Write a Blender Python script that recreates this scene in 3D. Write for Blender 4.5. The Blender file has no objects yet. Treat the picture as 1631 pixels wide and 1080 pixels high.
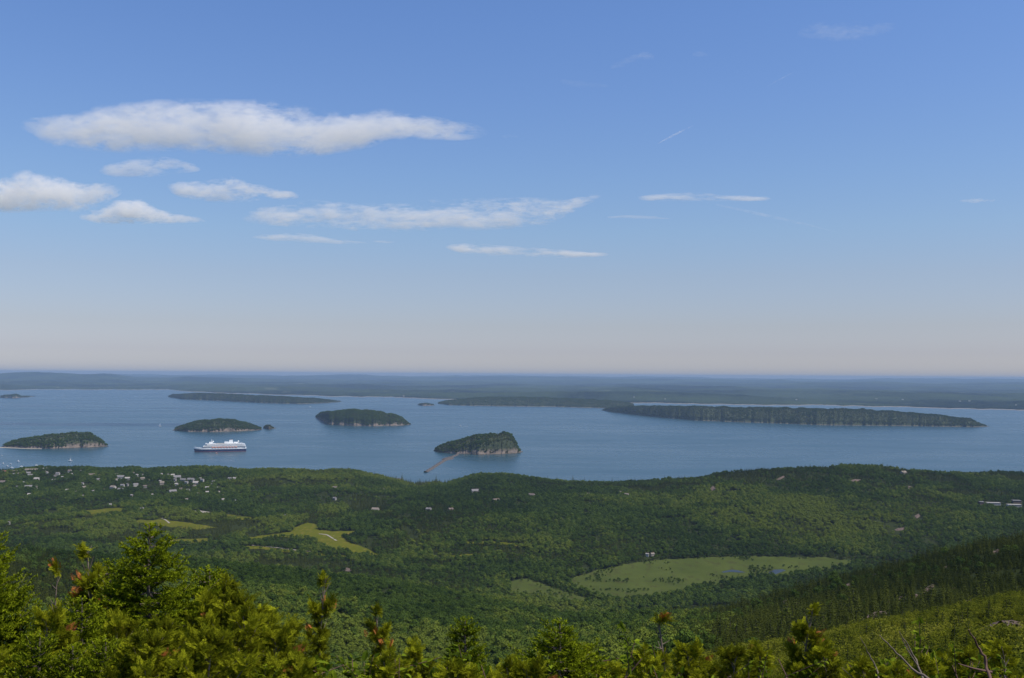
import bpy, math, random
import numpy as np
from mathutils import Matrix, Vector

# ----------------------------------------------------------------------------
# camera, sky, sun, exposure
# ----------------------------------------------------------------------------
scene = bpy.context.scene
COL = scene.collection
W, H, F = 1631.0, 1080.0, 1560.0
CAM = np.array([0.0, 0.0, 400.0])
PITCH, ROLL = math.atan(57.0 / F), math.radians(0.385)

cam_data = bpy.data.cameras.new('camera')
cam_data.sensor_width = 36.0
cam_data.lens = F / W * 36.0
cam_data.clip_start = 0.1
cam_data.clip_end = 300000.0
cam = bpy.data.objects.new('camera', cam_data)
COL.objects.link(cam)
CR = Matrix.Rotation(math.pi / 2 + PITCH, 4, 'X') @ Matrix.Rotation(ROLL, 4, 'Z')
cam.matrix_world = Matrix.Translation(Vector(CAM)) @ CR
scene.camera = cam
RM = np.array(CR.to_3x3())

SUN_EL, SUN_AZ = math.radians(58.0), math.radians(112.0)   # azimuth clockwise from the view direction (+Y)
world = bpy.data.worlds.new('World')
scene.world = world
world.use_nodes = True
wn = world.node_tree
bg = wn.nodes['Background']
sky = wn.nodes.new('ShaderNodeTexSky')
sky.sky_type = 'NISHITA'
sky.sun_disc = False
sky.sun_elevation = SUN_EL
sky.sun_rotation = SUN_AZ
sky.altitude = 400.0
sky.air_density = 1.0
sky.dust_density = 1.0
sky.ozone_density = 2.5
# the summer sky over the bay: deep blue overhead, greyish rose where it meets the haze
wc = wn.nodes.new('ShaderNodeTexCoord'); wx = wn.nodes.new('ShaderNodeSeparateXYZ'); wd = wn.nodes.new('ShaderNodeMath')
wd.operation = 'DIVIDE'; wd.inputs[1].default_value = 0.45
wr = wn.nodes.new('ShaderNodeValToRGB'); wm = wn.nodes.new('ShaderNodeMix'); wm.data_type = 'RGBA'; wm.blend_type = 'MULTIPLY'; wm.inputs[0].default_value = 1.0
for k, (p_, c_) in enumerate([(0.0, (0.93, 0.935, 1.20)), (0.02, (0.92, 0.915, 1.16)), (0.052, (0.800, 0.775, 1.0)), (0.109, (0.795, 0.737, 0.87)), (0.222, (0.845, 0.80, 0.89)), (0.32, (0.853, 0.89, 0.985)), (0.44, (0.845, 0.93, 1.08)), (0.60, (0.83, 0.95, 1.18)), (0.77, (0.812, 0.97, 1.25)), (1.0, (0.80, 0.97, 1.28))]):
    el = wr.color_ramp.elements[k] if k < 2 else wr.color_ramp.elements.new(p_)
    el.position = p_; el.color = (c_[0] / 1.3, c_[1] / 1.3, c_[2] / 1.3, 1.0)
wn.links.new(wc.outputs['Generated'], wx.inputs[0]); wn.links.new(wx.outputs[2], wd.inputs[0]); wn.links.new(wd.outputs[0], wr.inputs[0])
wn.links.new(sky.outputs[0], wm.inputs[6]); wn.links.new(wr.outputs[0], wm.inputs[7]); wn.links.new(wm.outputs[2], bg.inputs['Color'])
bg.inputs['Strength'].default_value = 0.13

sun_data = bpy.data.lights.new('sun', 'SUN')
sun_data.energy = 4.0
sun_data.angle = math.radians(0.53)
sun_data.color = (1.0, 0.94, 0.84)
sun = bpy.data.objects.new('sun', sun_data)
COL.objects.link(sun)
sdir = Vector((math.sin(SUN_AZ) * math.cos(SUN_EL), math.cos(SUN_AZ) * math.cos(SUN_EL), math.sin(SUN_EL)))
sun.rotation_euler = sdir.to_track_quat('Z', 'Y').to_euler()

scene.view_settings.view_transform = 'Standard'
scene.view_settings.look = 'None'
scene.view_settings.exposure = 0.3
scene.view_settings.gamma = 1.0
cy = scene.cycles
cy.use_denoising = True
cy.max_bounces = 8
cy.diffuse_bounces = 2
cy.glossy_bounces = 2
cy.transmission_bounces = 3
cy.transparent_max_bounces = 8
cy.volume_bounces = 6
cy.volume_max_steps = 256
cy.use_adaptive_sampling = False
cy.adaptive_threshold = 0.015
cy.caustics_reflective = False
cy.caustics_refractive = False

HAZE = 2.6e-5
rng = np.random.default_rng(11)

# ----------------------------------------------------------------------------
# pixels of the photograph <-> the place
# ----------------------------------------------------------------------------
def ray(px, py):
    px = np.asarray(px, float); py = np.asarray(py, float)
    d = np.stack([(px - W / 2) / F, -(py - H / 2) / F, -np.ones_like(px * py)], -1)
    return d @ RM.T

def at_depth(px, py, Y):                  # the point seen at this pixel, Y metres ahead
    d = ray(px, py)
    return CAM + d * (np.asarray(Y, float) / d[..., 1])[..., None]

def at_z(px, py, z=0.0):                  # the point seen at this pixel on the level z
    d = ray(px, py)
    return CAM + d * ((z - CAM[2]) / d[..., 2])[..., None]

def project(P):
    c = (np.asarray(P, float) - CAM) @ RM
    return np.stack([W / 2 + F * c[..., 0] / -c[..., 2], H / 2 - F * c[..., 1] / -c[..., 2]], -1)

# ----------------------------------------------------------------------------
# noise
# ----------------------------------------------------------------------------
def _hash(ix, iy, seed):
    h = (ix.astype(np.int64) * 374761393 + iy.astype(np.int64) * 668265263 + seed * 982451653) & 0xFFFFFFFF
    h = ((h ^ (h >> 13)) * 1274126177) & 0xFFFFFFFF
    return ((h ^ (h >> 16)) & 0xFFFFFF) / float(0xFFFFFF)

def vnoise(x, y, seed=0):
    x = np.asarray(x, float); y = np.asarray(y, float)
    ix = np.floor(x); iy = np.floor(y); fx = x - ix; fy = y - iy
    fx = fx * fx * (3 - 2 * fx); fy = fy * fy * (3 - 2 * fy)
    a = _hash(ix, iy, seed); b = _hash(ix + 1, iy, seed); c = _hash(ix, iy + 1, seed); d = _hash(ix + 1, iy + 1, seed)
    return (a * (1 - fx) + b * fx) * (1 - fy) + (c * (1 - fx) + d * fx) * fy

def fbm(x, y, seed=0, oct=4):
    s = 0.0; a = 0.5; n = 0.0
    for o in range(oct):
        s = s + a * vnoise(x * 2 ** o, y * 2 ** o, seed + o * 17); n += a; a *= 0.5
    return s / n

def sstep(a, b, x):
    t = np.clip((x - a) / (b - a), 0, 1)
    return t * t * (3 - 2 * t)

# ----------------------------------------------------------------------------
# meshes
# ----------------------------------------------------------------------------
class MB:                                  # collects faces of one mesh
    def __init__(self):
        self.v = []; self.f = []; self.n = 0; self.a = []; self.m = []
    def add(self, V, Fc, tint=None, mat=0):
        V = np.asarray(V, float).reshape(-1, 3); Fc = np.asarray(Fc, int)
        if Fc.ndim == 1: Fc = Fc[None]
        self.v.append(V); self.f.append(Fc + self.n); self.n += len(V)
        self.a.append(np.full(len(V), 0.5) if tint is None else np.broadcast_to(np.asarray(tint, float), (len(V),)))
        self.m.append(np.full(len(Fc), mat, int))
        return self
    def box(self, c, s, rz=0.0, tint=None, mat=0, taper=1.0):
        x, y, z = np.array(s) / 2.0
        V = np.array([(-x, -y, -z), (x, -y, -z), (x, y, -z), (-x, y, -z), (-x * taper, -y * taper, z), (x * taper, -y * taper, z), (x * taper, y * taper, z), (-x * taper, y * taper, z)])
        cs, sn = math.cos(rz), math.sin(rz)
        V[:, :2] = V[:, :2] @ np.array([[cs, sn], [-sn, cs]])
        return self.add(V + np.array(c), [(0, 3, 2, 1), (4, 5, 6, 7), (0, 1, 5, 4), (1, 2, 6, 5), (2, 3, 7, 6), (3, 0, 4, 7)], tint, mat)
    def tube(self, P, R, n=6, tint=None, mat=0, cap=True):
        P = np.asarray(P, float); R = np.broadcast_to(np.asarray(R, float), (len(P),))
        T = np.gradient(P, axis=0); T /= np.linalg.norm(T, axis=1)[:, None] + 1e-12
        up = np.where(np.abs(T[:, 2:3]) > 0.9, np.array([[1.0, 0, 0]]), np.array([[0, 0, 1.0]]))
        A = np.cross(T, up); A /= np.linalg.norm(A, axis=1)[:, None]; B = np.cross(T, A)
        th = np.arange(n) * 2 * math.pi / n
        V = P[:, None] + R[:, None, None] * (A[:, None] * np.cos(th)[None, :, None] + B[:, None] * np.sin(th)[None, :, None])
        k = len(P); i = np.arange(k - 1)[:, None] * n; j = np.arange(n)[None]; j2 = (j + 1) % n
        Fq = np.stack([i + j, i + j2, i + n + j2, i + n + j], -1).reshape(-1, 4)
        self.add(V.reshape(-1, 3), Fq, tint, mat)
        if cap:
            self.add(V[0], [list(range(n))[::-1]], tint, mat); self.add(V[-1], [list(range(n))], tint, mat)
        return self
    def sheet(self, G, tint=None, mat=0):   # grid of points (r, c, 3)
        r, c = G.shape[:2]
        i = np.arange(r - 1)[:, None] * c; j = np.arange(c - 1)[None]
        Fq = np.stack([i + j, i + j + 1, i + c + j + 1, i + c + j], -1).reshape(-1, 4)
        return self.add(G.reshape(-1, 3), Fq, tint, mat)
    def mesh(self, name, mats, smooth=False):
        me = bpy.data.meshes.new(name)
        V = np.concatenate(self.v); me.vertices.add(len(V)); me.vertices.foreach_set('co', V.astype(np.float32).ravel())
        tot = np.concatenate([np.full(len(f), f.shape[1], int) for f in self.f])
        loops = np.concatenate([f.ravel() for f in self.f])
        me.loops.add(len(loops)); me.loops.foreach_set('vertex_index', loops.astype(np.int32))
        me.polygons.add(len(tot)); st = np.concatenate([[0], np.cumsum(tot)[:-1]])
        me.polygons.foreach_set('loop_start', st.astype(np.int32))
        try: me.polygons.foreach_set('loop_total', tot.astype(np.int32))
        except Exception: pass
        me.polygons.foreach_set('material_index', np.concatenate(self.m).astype(np.int32))
        me.polygons.foreach_set('use_smooth', np.full(len(tot), smooth))
        at = me.attributes.new('leaf', 'FLOAT', 'POINT'); at.data.foreach_set('value', np.concatenate(self.a).astype(np.float32))
        me.update(calc_edges=True)
        for m in (mats if isinstance(mats, (list, tuple)) else [mats]): me.materials.append(m)
        return me
    def build(self, name, mats, parent=None, loc=None, smooth=False):
        return link(name, self.mesh(name, mats, smooth), parent, loc)

def link(name, data, parent=None, loc=None):
    o = bpy.data.objects.new(name, data); COL.objects.link(o)
    if parent is not None: o.parent = parent
    if loc is not None: o.location = loc
    return o

def tag(o, label=None, cat=None, group=None, kind=None):
    if label: o['label'] = label
    if cat: o['category'] = cat
    if group: o['group'] = group
    if kind: o['kind'] = kind
    return o

def empty(name, loc, rz=0.0):
    o = link(name, None, None, loc); o.rotation_euler.z = rz; o.empty_display_size = 1.0
    return o

def copy_tree(o, parent=None):
    c = o.copy(); COL.objects.link(c); c.parent = parent
    for ch in list(o.children): copy_tree(ch, c)
    return c

# ----------------------------------------------------------------------------
# materials
# ----------------------------------------------------------------------------
class NT:
    def __init__(self, name):
        self.m = bpy.data.materials.new(name); self.m.use_nodes = True
        self.t = self.m.node_tree; self.t.nodes.clear()
        self.out = self.t.nodes.new('ShaderNodeOutputMaterial')
    def n(self, typ, **kw):
        nd = self.t.nodes.new(typ)
        for k, v in kw.items():
            if k.startswith('i_'):
                key = k[2:]; key = int(key) if key.isdigit() else key.replace('_', ' ')
                self.put(nd.inputs[key], v)
            else: setattr(nd, k, v)
        return nd
    def put(self, sock, v):
        if hasattr(v, 'is_output') or isinstance(v, bpy.types.NodeSocket): self.t.links.new(v, sock)
        else: sock.default_value = v
    def math(self, op, a, b=None, c=None, clamp=False):
        nd = self.t.nodes.new('ShaderNodeMath'); nd.operation = op; nd.use_clamp = clamp
        for i, v in enumerate((a, b, c)):
            if v is not None: self.put(nd.inputs[i], v)
        return nd.outputs[0]
    def mix(self, fac, a, b):
        nd = self.t.nodes.new('ShaderNodeMix'); nd.data_type = 'RGBA'
        self.put(nd.inputs[0], fac); self.put(nd.inputs[6], a if not isinstance(a, tuple) else rgba(a)); self.put(nd.inputs[7], b if not isinstance(b, tuple) else rgba(b))
        return nd.outputs[2]
    def ramp(self, fac, stops):
        nd = self.t.nodes.new('ShaderNodeValToRGB'); e = nd.color_ramp.elements
        while len(e) < len(stops): e.new(0.5)
        for el, (p, c) in zip(e, stops): el.position = p; el.color = rgba(c) if isinstance(c, tuple) else (c, c, c, 1)
        self.put(nd.inputs[0], fac); return nd.outputs[0]
    def noise(self, vec, scale, detail=4.0, rough=0.55, out=0):
        nd = self.t.nodes.new('ShaderNodeTexNoise'); self.put(nd.inputs['Vector'], vec)
        nd.inputs['Scale'].default_value = scale; nd.inputs['Detail'].default_value = detail; nd.inputs['Roughness'].default_value = rough
        return nd.outputs[out]
    def pos(self): return self.n('ShaderNodeNewGeometry').outputs['Position']
    def obj(self): return self.n('ShaderNodeTexCoord').outputs['Object']
    def mapping(self, vec, scale=(1, 1, 1), loc=(0, 0, 0), rot=(0, 0, 0)):
        nd = self.t.nodes.new('ShaderNodeMapping'); self.put(nd.inputs['Vector'], vec)
        nd.inputs['Scale'].default_value = scale; nd.inputs['Location'].default_value = loc; nd.inputs['Rotation'].default_value = rot
        return nd.outputs[0]
    def surf(self, sh): self.t.links.new(sh, self.out.inputs['Surface']); return self.m
    def principled(self, dull=False, **kw):
        nd = self.t.nodes.new('ShaderNodeBsdfPrincipled')
        if dull: nd.inputs['Specular IOR Level'].default_value = 0.0
        for k, v in kw.items(): self.put(nd.inputs[k.replace('_', ' ')], v)
        return nd.outputs[0]
    def bump(self, h, strength, dist):
        nd = self.t.nodes.new('ShaderNodeBump'); self.put(nd.inputs['Height'], h)
        nd.inputs['Strength'].default_value = strength; nd.inputs['Distance'].default_value = dist
        return nd.outputs[0]

def rgba(c): return (c[0], c[1], c[2], 1.0)

def plain(name, c, rough=0.6, var=0.12, scale=0.3, metal=0.0):
    t = NT(name); f = t.noise(t.obj(), scale, 5)
    lo = tuple(x * (1 - var) for x in c); hi = tuple(min(1, x * (1 + var)) for x in c)
    return t.surf(t.principled(Base_Color=t.mix(f, lo, hi), Roughness=rough, Metallic=metal))

def foliage(name, dark, light, trans=0.3, yellow=None, tcol=None, rnd=0.35, deep=False):
    """leaf colour from the leaf's own tone and the plant's own tone"""
    t = NT(name)
    leaf = t.n('ShaderNodeAttribute', attribute_name='leaf').outputs['Fac']
    ti = t.n('ShaderNodeAttribute', attribute_name='tint', attribute_type='INSTANCER').outputs['Fac']
    r = t.n('ShaderNodeObjectInfo').outputs['Random']
    f = t.math('ADD', t.math('MULTIPLY', leaf, 0.45), t.math('ADD', t.math('MULTIPLY', ti, 0.55), t.math('MULTIPLY', t.math('SUBTRACT', r, 0.5), rnd)), clamp=True)
    if deep: f = t.math('ADD', t.math('MULTIPLY', t.math('POWER', leaf, 1.7), 0.95), t.math('MULTIPLY', t.math('SUBTRACT', ti, 0.5), 0.45), clamp=True)  # lit spots and shaded insides of near plants put into the leaf colour
    c = t.mix(f, dark, light)
    if yellow: c = t.mix(t.ramp(ti, [(0.62, 0.0), (0.98, 1.0)]), c, yellow)
    d = t.n('ShaderNodeBsdfDiffuse'); t.put(d.inputs['Color'], c)
    tr = t.n('ShaderNodeBsdfTranslucent'); t.put(tr.inputs['Color'], t.mix(0.6, c, tcol or light))
    mx = t.n('ShaderNodeMixShader'); mx.inputs[0].default_value = trans
    t.t.links.new(d.outputs[0], mx.inputs[1]); t.t.links.new(tr.outputs[0], mx.inputs[2])
    return t.surf(mx.outputs[0])

# ----------------------------------------------------------------------------
# the mountain, the valley and the shore: height by column of the view
# entries are (metres ahead, v): v <= 398 a height, v > 400 the row of the photograph where the ground shows
# ----------------------------------------------------------------------------
NEAR = [(-60, 398.5), (0, 398.3), (4, 397.6), (8, 396.7), (15, 394.2)]
COLS = {
    -500: [(30, 388), (60, 372), (100, 352), (400, 230), (900, 120), (1500, 60), (2500, 30), (3600, 15), (3900, 4), (4100, -12)],
    0:    [(30, 388), (60, 372), (100, 352), (400, 232), (800, 150), (1000, 905), (1250, 878), (1700, 45), (2500, 28), (3300, 22), (3850, 8), (4000, -2), (4200, -12)],
    150:  [(30, 388), (60, 372), (100, 352), (400, 228), (800, 150), (1100, 900), (1350, 880), (1750, 42), (2500, 30), (3300, 24), (3850, 8), (4010, -2), (4200, -12)],
    400:  [(30, 388), (60, 372), (100, 352), (400, 225), (800, 985), (1100, 925), (1300, 905), (1700, 40), (2100, 30), (2700, 34), (3300, 24), (3700, 8), (3900, -2), (4100, -12)],
    620:  [(30, 388), (60, 372), (100, 350), (400, 225), (800, 1010), (1100, 955), (1300, 930), (1700, 30), (2100, 30), (2700, 45), (3200, 26), (3420, 6), (3520, -3), (3700, -12)],
    800:  [(30, 388), (60, 371), (100, 350), (400, 240), (700, 1050), (1000, 1000), (1250, 968), (1600, 22), (1900, 18), (2300, 45), (2700, 52), (3100, 30), (3330, 6), (3420, -3), (3600, -12)],
    950:  [(30, 388), (60, 372), (100, 353), (200, 325), (450, 1078), (800, 1025), (1100, 992), (1480, 20), (1900, 16), (2150, 45), (2650, 62), (3000, 40), (3370, 6), (3450, -3), (3650, -12)],
    1100: [(30, 388), (60, 373), (100, 357), (180, 1075), (250, 328), (450, 1055), (800, 1005), (1050, 980), (1450, 20), (1950, 15), (2150, 40), (2600, 62), (3050, 56), (3350, 8), (3450, -3), (3700, -12)],
    1220: [(30, 388.5), (60, 375), (100, 362), (190, 1045), (260, 325), (400, 1025), (600, 985), (850, 950), (1100, 120), (1500, 22), (1950, 15), (2150, 38), (2600, 70), (3100, 72), (3400, 10), (3520, -3), (3800, -12)],
    1350: [(30, 389), (60, 377), (110, 364), (210, 1012), (300, 315), (420, 1000), (600, 960), (850, 917), (1050, 165), (1500, 30), (1950, 18), (2150, 40), (2600, 70), (3200, 84), (3500, 10), (3600, -3), (3850, -12)],
    1500: [(30, 389.5), (60, 379), (110, 367), (250, 980), (340, 300), (450, 985), (600, 935), (850, 877), (1050, 200), (1500, 50), (1950, 25), (2150, 44), (2600, 70), (3300, 60), (3560, 8), (3700, -3), (3900, -12)],
    1631: [(30, 390), (60, 381), (110, 369), (250, 955), (340, 310), (450, 955), (600, 905), (850, 855), (1050, 225), (1500, 70), (1950, 35), (2150, 50), (2600, 68), (3250, 60), (3520, 8), (3650, -3), (3900, -12)],
    2100: [(30, 391), (60, 384), (110, 374), (250, 345), (340, 330), (450, 320), (850, 300), (1050, 260), (1500, 110), (1950, 60), (2600, 68), (3250, 60), (3520, 8), (3650, -3), (3900, -12)],
}
TG = np.linspace(-0.86, 0.86, 345)
LG = np.linspace(0.0, 1.0, 700)
Y0, Y1 = 5.0, 4500.0
YG = Y0 * (Y1 / Y0) ** LG
def _table():
    cx = sorted(COLS); rows = []
    for px in cx:
        ys, zs = [], []
        for Y, v in NEAR + COLS[px]:
            ys.append(Y); zs.append(v if v <= 399 else float(at_depth(px, v, Y)[2]))
        rows.append(np.interp(YG, ys, zs))
    rows = np.array(rows); ct = (np.array(cx) - W / 2) / F
    tab = np.stack([np.interp(TG, ct, rows[:, k]) for k in range(len(YG))], 1)
    def blur(a, s, ax):
        k = np.exp(-0.5 * (np.arange(-3 * s, 3 * s + 1) / s) ** 2); k /= k.sum()
        p = [(0, 0), (0, 0)]; p[ax] = (3 * s, 3 * s)
        return np.apply_along_axis(lambda m: np.convolve(m, k, 'valid'), ax, np.pad(a, p, 'edge'))
    # take the cone of sight out, so that smoothing does not bend it
    return blur(blur(tab, 8, 0), 4, 1)
TAB = _table()
# the wooded skyline against the bay, read off the photograph: lift or lower the last rise before the shore to meet it
SKY_PX = [0, 63, 126, 176, 216, 232, 251, 302, 402, 464, 503, 560, 593, 619, 645, 668, 690, 709, 724, 755, 800, 864, 910, 980, 1057, 1109, 1160, 1220, 1280, 1340, 1391, 1430, 1494, 1597, 1631]
SKY_PY = [750, 744, 742, 745, 743, 748, 745, 743, 745, 746, 747, 747, 755, 760, 766, 771, 768, 770, 767, 756, 754, 762, 767, 768, 763, 760, 750, 745, 742, 740, 744, 748, 750, 751, 754]
def _skyline(tab):
    jy = np.where((YG > 2700) & (YG < 3800))[0]; P = np.stack([TG[:, None] * YG[None, jy], np.broadcast_to(YG[jy], (len(TG), len(jy))), tab[:, jy] + 7.5], -1)
    q = project(P); q[..., 1] = np.where(P[..., 2] < 9.0, 9e3, q[..., 1]); k = np.argmin(q[..., 1], 1); i = np.arange(len(TG)); want = np.interp(q[i, k, 0], SKY_PX, SKY_PY); d = (q[i, k, 1] - want) * YG[jy][k] / F
    Yk = np.clip(YG[jy][k], 2900, 3500)
    d = np.clip(d, -25, 60)
    w = np.exp(-((YG[None] - Yk[:, None]) / np.where(YG[None] < Yk[:, None], 420.0, 150.0)) ** 2)
    return tab + d[:, None] * w
for _ in range(4): TAB = _skyline(TAB)

def zbase(X, Y):
    X = np.asarray(X, float); Y = np.asarray(Y, float)
    Yc = np.clip(Y, Y0, Y1 - 1)
    t = np.clip(X / Yc, TG[0], TG[-1] - 1e-6)
    i = (t - TG[0]) / (TG[1] - TG[0]); j = np.log(Yc / Y0) / math.log(Y1 / Y0) * (len(LG) - 1)
    i0 = np.floor(i).astype(int).clip(0, len(TG) - 2); j0 = np.floor(j).astype(int).clip(0, len(LG) - 2)
    a = i - i0; b = j - j0
    z = (TAB[i0, j0] * (1 - a) + TAB[i0 + 1, j0] * a) * (1 - b) + (TAB[i0, j0 + 1] * (1 - a) + TAB[i0 + 1, j0 + 1] * a) * b
    return np.where(Y < Y0, np.minimum(398.4, z + (Y0 - Y) * 0.18), z)

# clearings: outlines on the photograph, laid onto the ground; no tree grows there
def in_poly(px, py, poly):
    px = np.asarray(px, float); py = np.asarray(py, float); r = np.zeros(px.shape, bool)
    n = len(poly)
    for k in range(n):
        x1, y1 = poly[k]; x2, y2 = poly[(k + 1) % n]
        c = ((y1 > py) != (y2 > py)) & (px < (x2 - x1) * (py - y1) / ((y2 - y1) if y2 != y1 else 1e-9) + x1)
        r ^= c
    return r

def zg(X, Y):
    X = np.asarray(X, float); Y = np.asarray(Y, float)
    z = zbase(X, Y)
    amp = sstep(40, 300, Y) * 3.0 + sstep(500, 1200, Y) * 4.0 + sstep(1800, 2300, Y) * 6.0
    fl = sstep(1440, 1560, Y) * (1 - sstep(2000, 2100, Y)) * sstep(-0.02, 0.04, X / np.maximum(Y, 1))   # the marsh lies flat
    amp = amp * (1 - 0.93 * fl) * (1 - sstep(3300, 3700, Y) * 0.5)
    return z + amp * (fbm(X / 190.0, Y / 160.0, 5, 4) - 0.5) * 2.0

def ground_hit(px, py):                    # where the ground is seen at this pixel
    px = np.atleast_1d(np.asarray(px, float)); py = np.atleast_1d(np.asarray(py, float))
    d = ray(px, py); d = d / d[:, 1:2]
    Ys = 25.0 * (4400 / 25.0) ** np.linspace(0, 1, 900)
    out = np.zeros((len(px), 3))
    for i in range(len(px)):
        P = CAM + d[i] * Ys[:, None]; dz = P[:, 2] - zg(P[:, 0], P[:, 1])
        # last crossing beyond which the ground stays under the ray, first hit from the camera
        k = np.argmax(dz < 0) if (dz < 0).any() else len(Ys) - 1
        if k > 0:
            f = dz[k - 1] / (dz[k - 1] - dz[k] + 1e-9); Y = Ys[k - 1] + f * (Ys[k] - Ys[k - 1])
        else: Y = Ys[0]
        out[i] = CAM + d[i] * Y; out[i, 2] = zg(out[i, 0], out[i, 1])
    return out

# ----------------------------------------------------------------------------
# the setting: ground, sea, far coast
# ----------------------------------------------------------------------------
def mat_ground():
    t = NT('forest_floor'); p = t.pos()
    a = t.noise(p, 0.02, 6); b = t.noise(p, 0.9, 5)
    c = t.mix(a, (0.016, 0.024, 0.008), (0.034, 0.042, 0.014))
    c = t.mix(t.ramp(b, [(0.55, 0.0), (0.75, 0.6)]), c, (0.05, 0.042, 0.022))
    return t.surf(t.principled(Base_Color=c, Roughness=0.95, dull=True, Normal=t.bump(b, 0.6, 0.4)))

def mat_sea():
    t = NT('sea_water'); p = t.pos()
    w1 = t.noise(t.mapping(p, (1 / 11.0, 1 / 7.0, 1), rot=(0, 0, 0.3)), 1.0, 4, 0.6)
    w2 = t.noise(t.mapping(p, (1 / 520.0, 1 / 210.0, 1), rot=(0, 0, -0.25)), 1.0, 4, 0.6)   # wind lanes
    w3 = t.noise(t.mapping(p, (1 / 3800.0, 1 / 900.0, 1), rot=(0, 0, 0.1)), 1.0, 3, 0.5)
    lane = t.math('ADD', t.math('MULTIPLY', w2, 0.6), t.math('MULTIPLY', w3, 0.4))
    c = t.mix(lane, (0.014, 0.045, 0.060), (0.026, 0.068, 0.086))
    rough = t.math('ADD', 0.24, t.math('MULTIPLY', t.ramp(lane, [(0.36, 0.0), (0.66, 1.0)]), 0.10))
    st = t.n('ShaderNodeBump'); t.put(st.inputs['Height'], w1); st.inputs['Distance'].default_value = 0.8
    t.put(st.inputs['Strength'], t.math('ADD', 0.32, t.math('MULTIPLY', t.ramp(lane, [(0.36, 0.0), (0.66, 1.0)]), 0.16)))
    return t.surf(t.principled(Base_Color=c, Roughness=rough, IOR=1.33, Normal=st.outputs[0]))

def mat_coast():
    t = NT('far_woods'); p = t.pos()
    h = t.n('ShaderNodeSeparateXYZ'); t.put(h.inputs[0], p)
    n1 = t.noise(t.mapping(p, (1 / 2600.0, 1 / 3600.0, 1 / 400.0)), 1.0, 6, 0.6)
    n2 = t.noise(t.mapping(p, (1 / 90.0, 1 / 260.0, 1 / 60.0)), 1.0, 5, 0.65)
    n3 = t.noise(t.mapping(p, (1 / 800.0, 1 / 1500.0, 1 / 300.0)), 1.0, 4, 0.6)
    c = t.mix(t.ramp(n1, [(0.42, 0.0), (0.58, 1.0)]), (0.002, 0.006, 0.006), (0.036, 0.052, 0.022))
    c = t.mix(t.math('MULTIPLY', t.ramp(n2, [(0.42, 0.0), (0.62, 1.0)]), 0.7), c, (0.024, 0.036, 0.018))
    c = t.mix(t.ramp(n3, [(0.66, 0.0), (0.70, 0.75)]), c, (0.085, 0.095, 0.055))
    c = t.mix(t.ramp(t.math('DIVIDE', h.outputs[2], 10.0), [(0.25, 1.0), (0.6, 0.0)]), c, (0.30, 0.24, 0.19))
    return t.surf(t.principled(Base_Color=c, Roughness=0.95, dull=True))

def mat_shore(top=60.0):
    t = NT('pink_granite'); p = t.pos()
    a = t.noise(p, 0.05, 6, 0.65); b = t.noise(t.mapping(p, (1, 1, 3.5)), 0.02, 5, 0.6)
    h = t.n('ShaderNodeSeparateXYZ'); t.put(h.inputs[0], p)
    c = t.mix(a, (0.085, 0.07, 0.058), (0.30, 0.235, 0.185))
    c = t.mix(t.ramp(b, [(0.48, 0.0), (0.62, 0.8)]), c, (0.05, 0.047, 0.042))
    c = t.mix(t.ramp(t.math('DIVIDE', h.outputs[2], 6.0), [(0.2, 1.0), (0.45, 0.0)]), c, (0.07, 0.065, 0.05))   # wet, weed-dark rock at the tide line
    c = t.mix(t.ramp(t.math('ADD', t.math('DIVIDE', h.outputs[2], top), t.math('MULTIPLY', a, 0.5)), [(0.50, 0.0), (0.75, 1.0)]), c, (0.05, 0.06, 0.03))
    return t.surf(t.principled(Base_Color=c, Roughness=0.9, dull=True, Normal=t.bump(a, 0.8, 6.0)))

M_GROUND, M_SEA, M_COAST, M_SHORE = mat_ground(), mat_sea(), mat_coast(), mat_shore()
M_SHORE_LOW = mat_shore(13.0)

yy = np.concatenate([np.linspace(-40, 4, 12), 5.0 * (4350 / 5.0) ** np.linspace(0, 1, 430)])
uu = np.linspace(-1, 1, 281)
GX = uu[None, :] * (0.84 * np.maximum(yy, 0)[:, None] + 40); GY = np.broadcast_to(yy[:, None], GX.shape)
GZ = zg(GX, GY)
tag(MB().sheet(np.stack([GX, GY, GZ], -1)).build('ground', M_GROUND, smooth=True), 'wooded mountainside running down to the valley and the shore', kind='structure')

th = np.linspace(0, 2 * math.pi, 97)[:-1]
sea = MB(); rad = [1.0, 3000, 8000, 20000, 45000, 76000]
G = np.array([[(r * math.cos(a), r * math.sin(a), 0.0) for a in np.append(th, th[0])] for r in rad])
tag(sea.sheet(G).build('sea', M_SEA), 'wide blue bay with wind lanes between the shore and the far coast', kind='structure')

SHORE_PX = [(-500, 618), (0, 621), (120, 620.5), (270, 621), (300, 624), (440, 629), (520, 631), (640, 633.5), (700, 636), (850, 640), (960, 642), (1000, 641.5), (1100, 643.5), (1200, 645), (1300, 645.5), (1400, 647.5), (1500, 650), (1631, 653.5), (2100, 662)]
fx = np.linspace(-420, 2050, 1300)
fy = np.interp(fx, [p[0] for p in SHORE_PX], [p[1] for p in SHORE_PX]) + (fbm(fx / 24.0, fx * 0, 3, 4) - 0.5) * 2.2
fs = at_z(fx, fy); fY = fs[:, 1]; ft = fs[:, 0] / fs[:, 1]
g = np.linspace(0, 1, 190)
CY = fY[None] * (74000 / fY[None]) ** (g[:, None] ** 1.15); CX = ft[None] * CY
far = np.hypot(CX, CY); lim = 75000.0
s_ = np.minimum(1, lim / far); CX = CX * s_; CY = CY * s_; far = np.hypot(CX, CY)
inl = CY - fY[None]
tree_h = 11 * sstep(20, 130, inl) + 5 * rng.random(CX.shape) * sstep(20, 130, inl)
hill = (fbm(CX / 2600.0, CY / 1900.0, 21, 5) - 0.36).clip(0) * 260 * sstep(100, 2500, inl)
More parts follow.
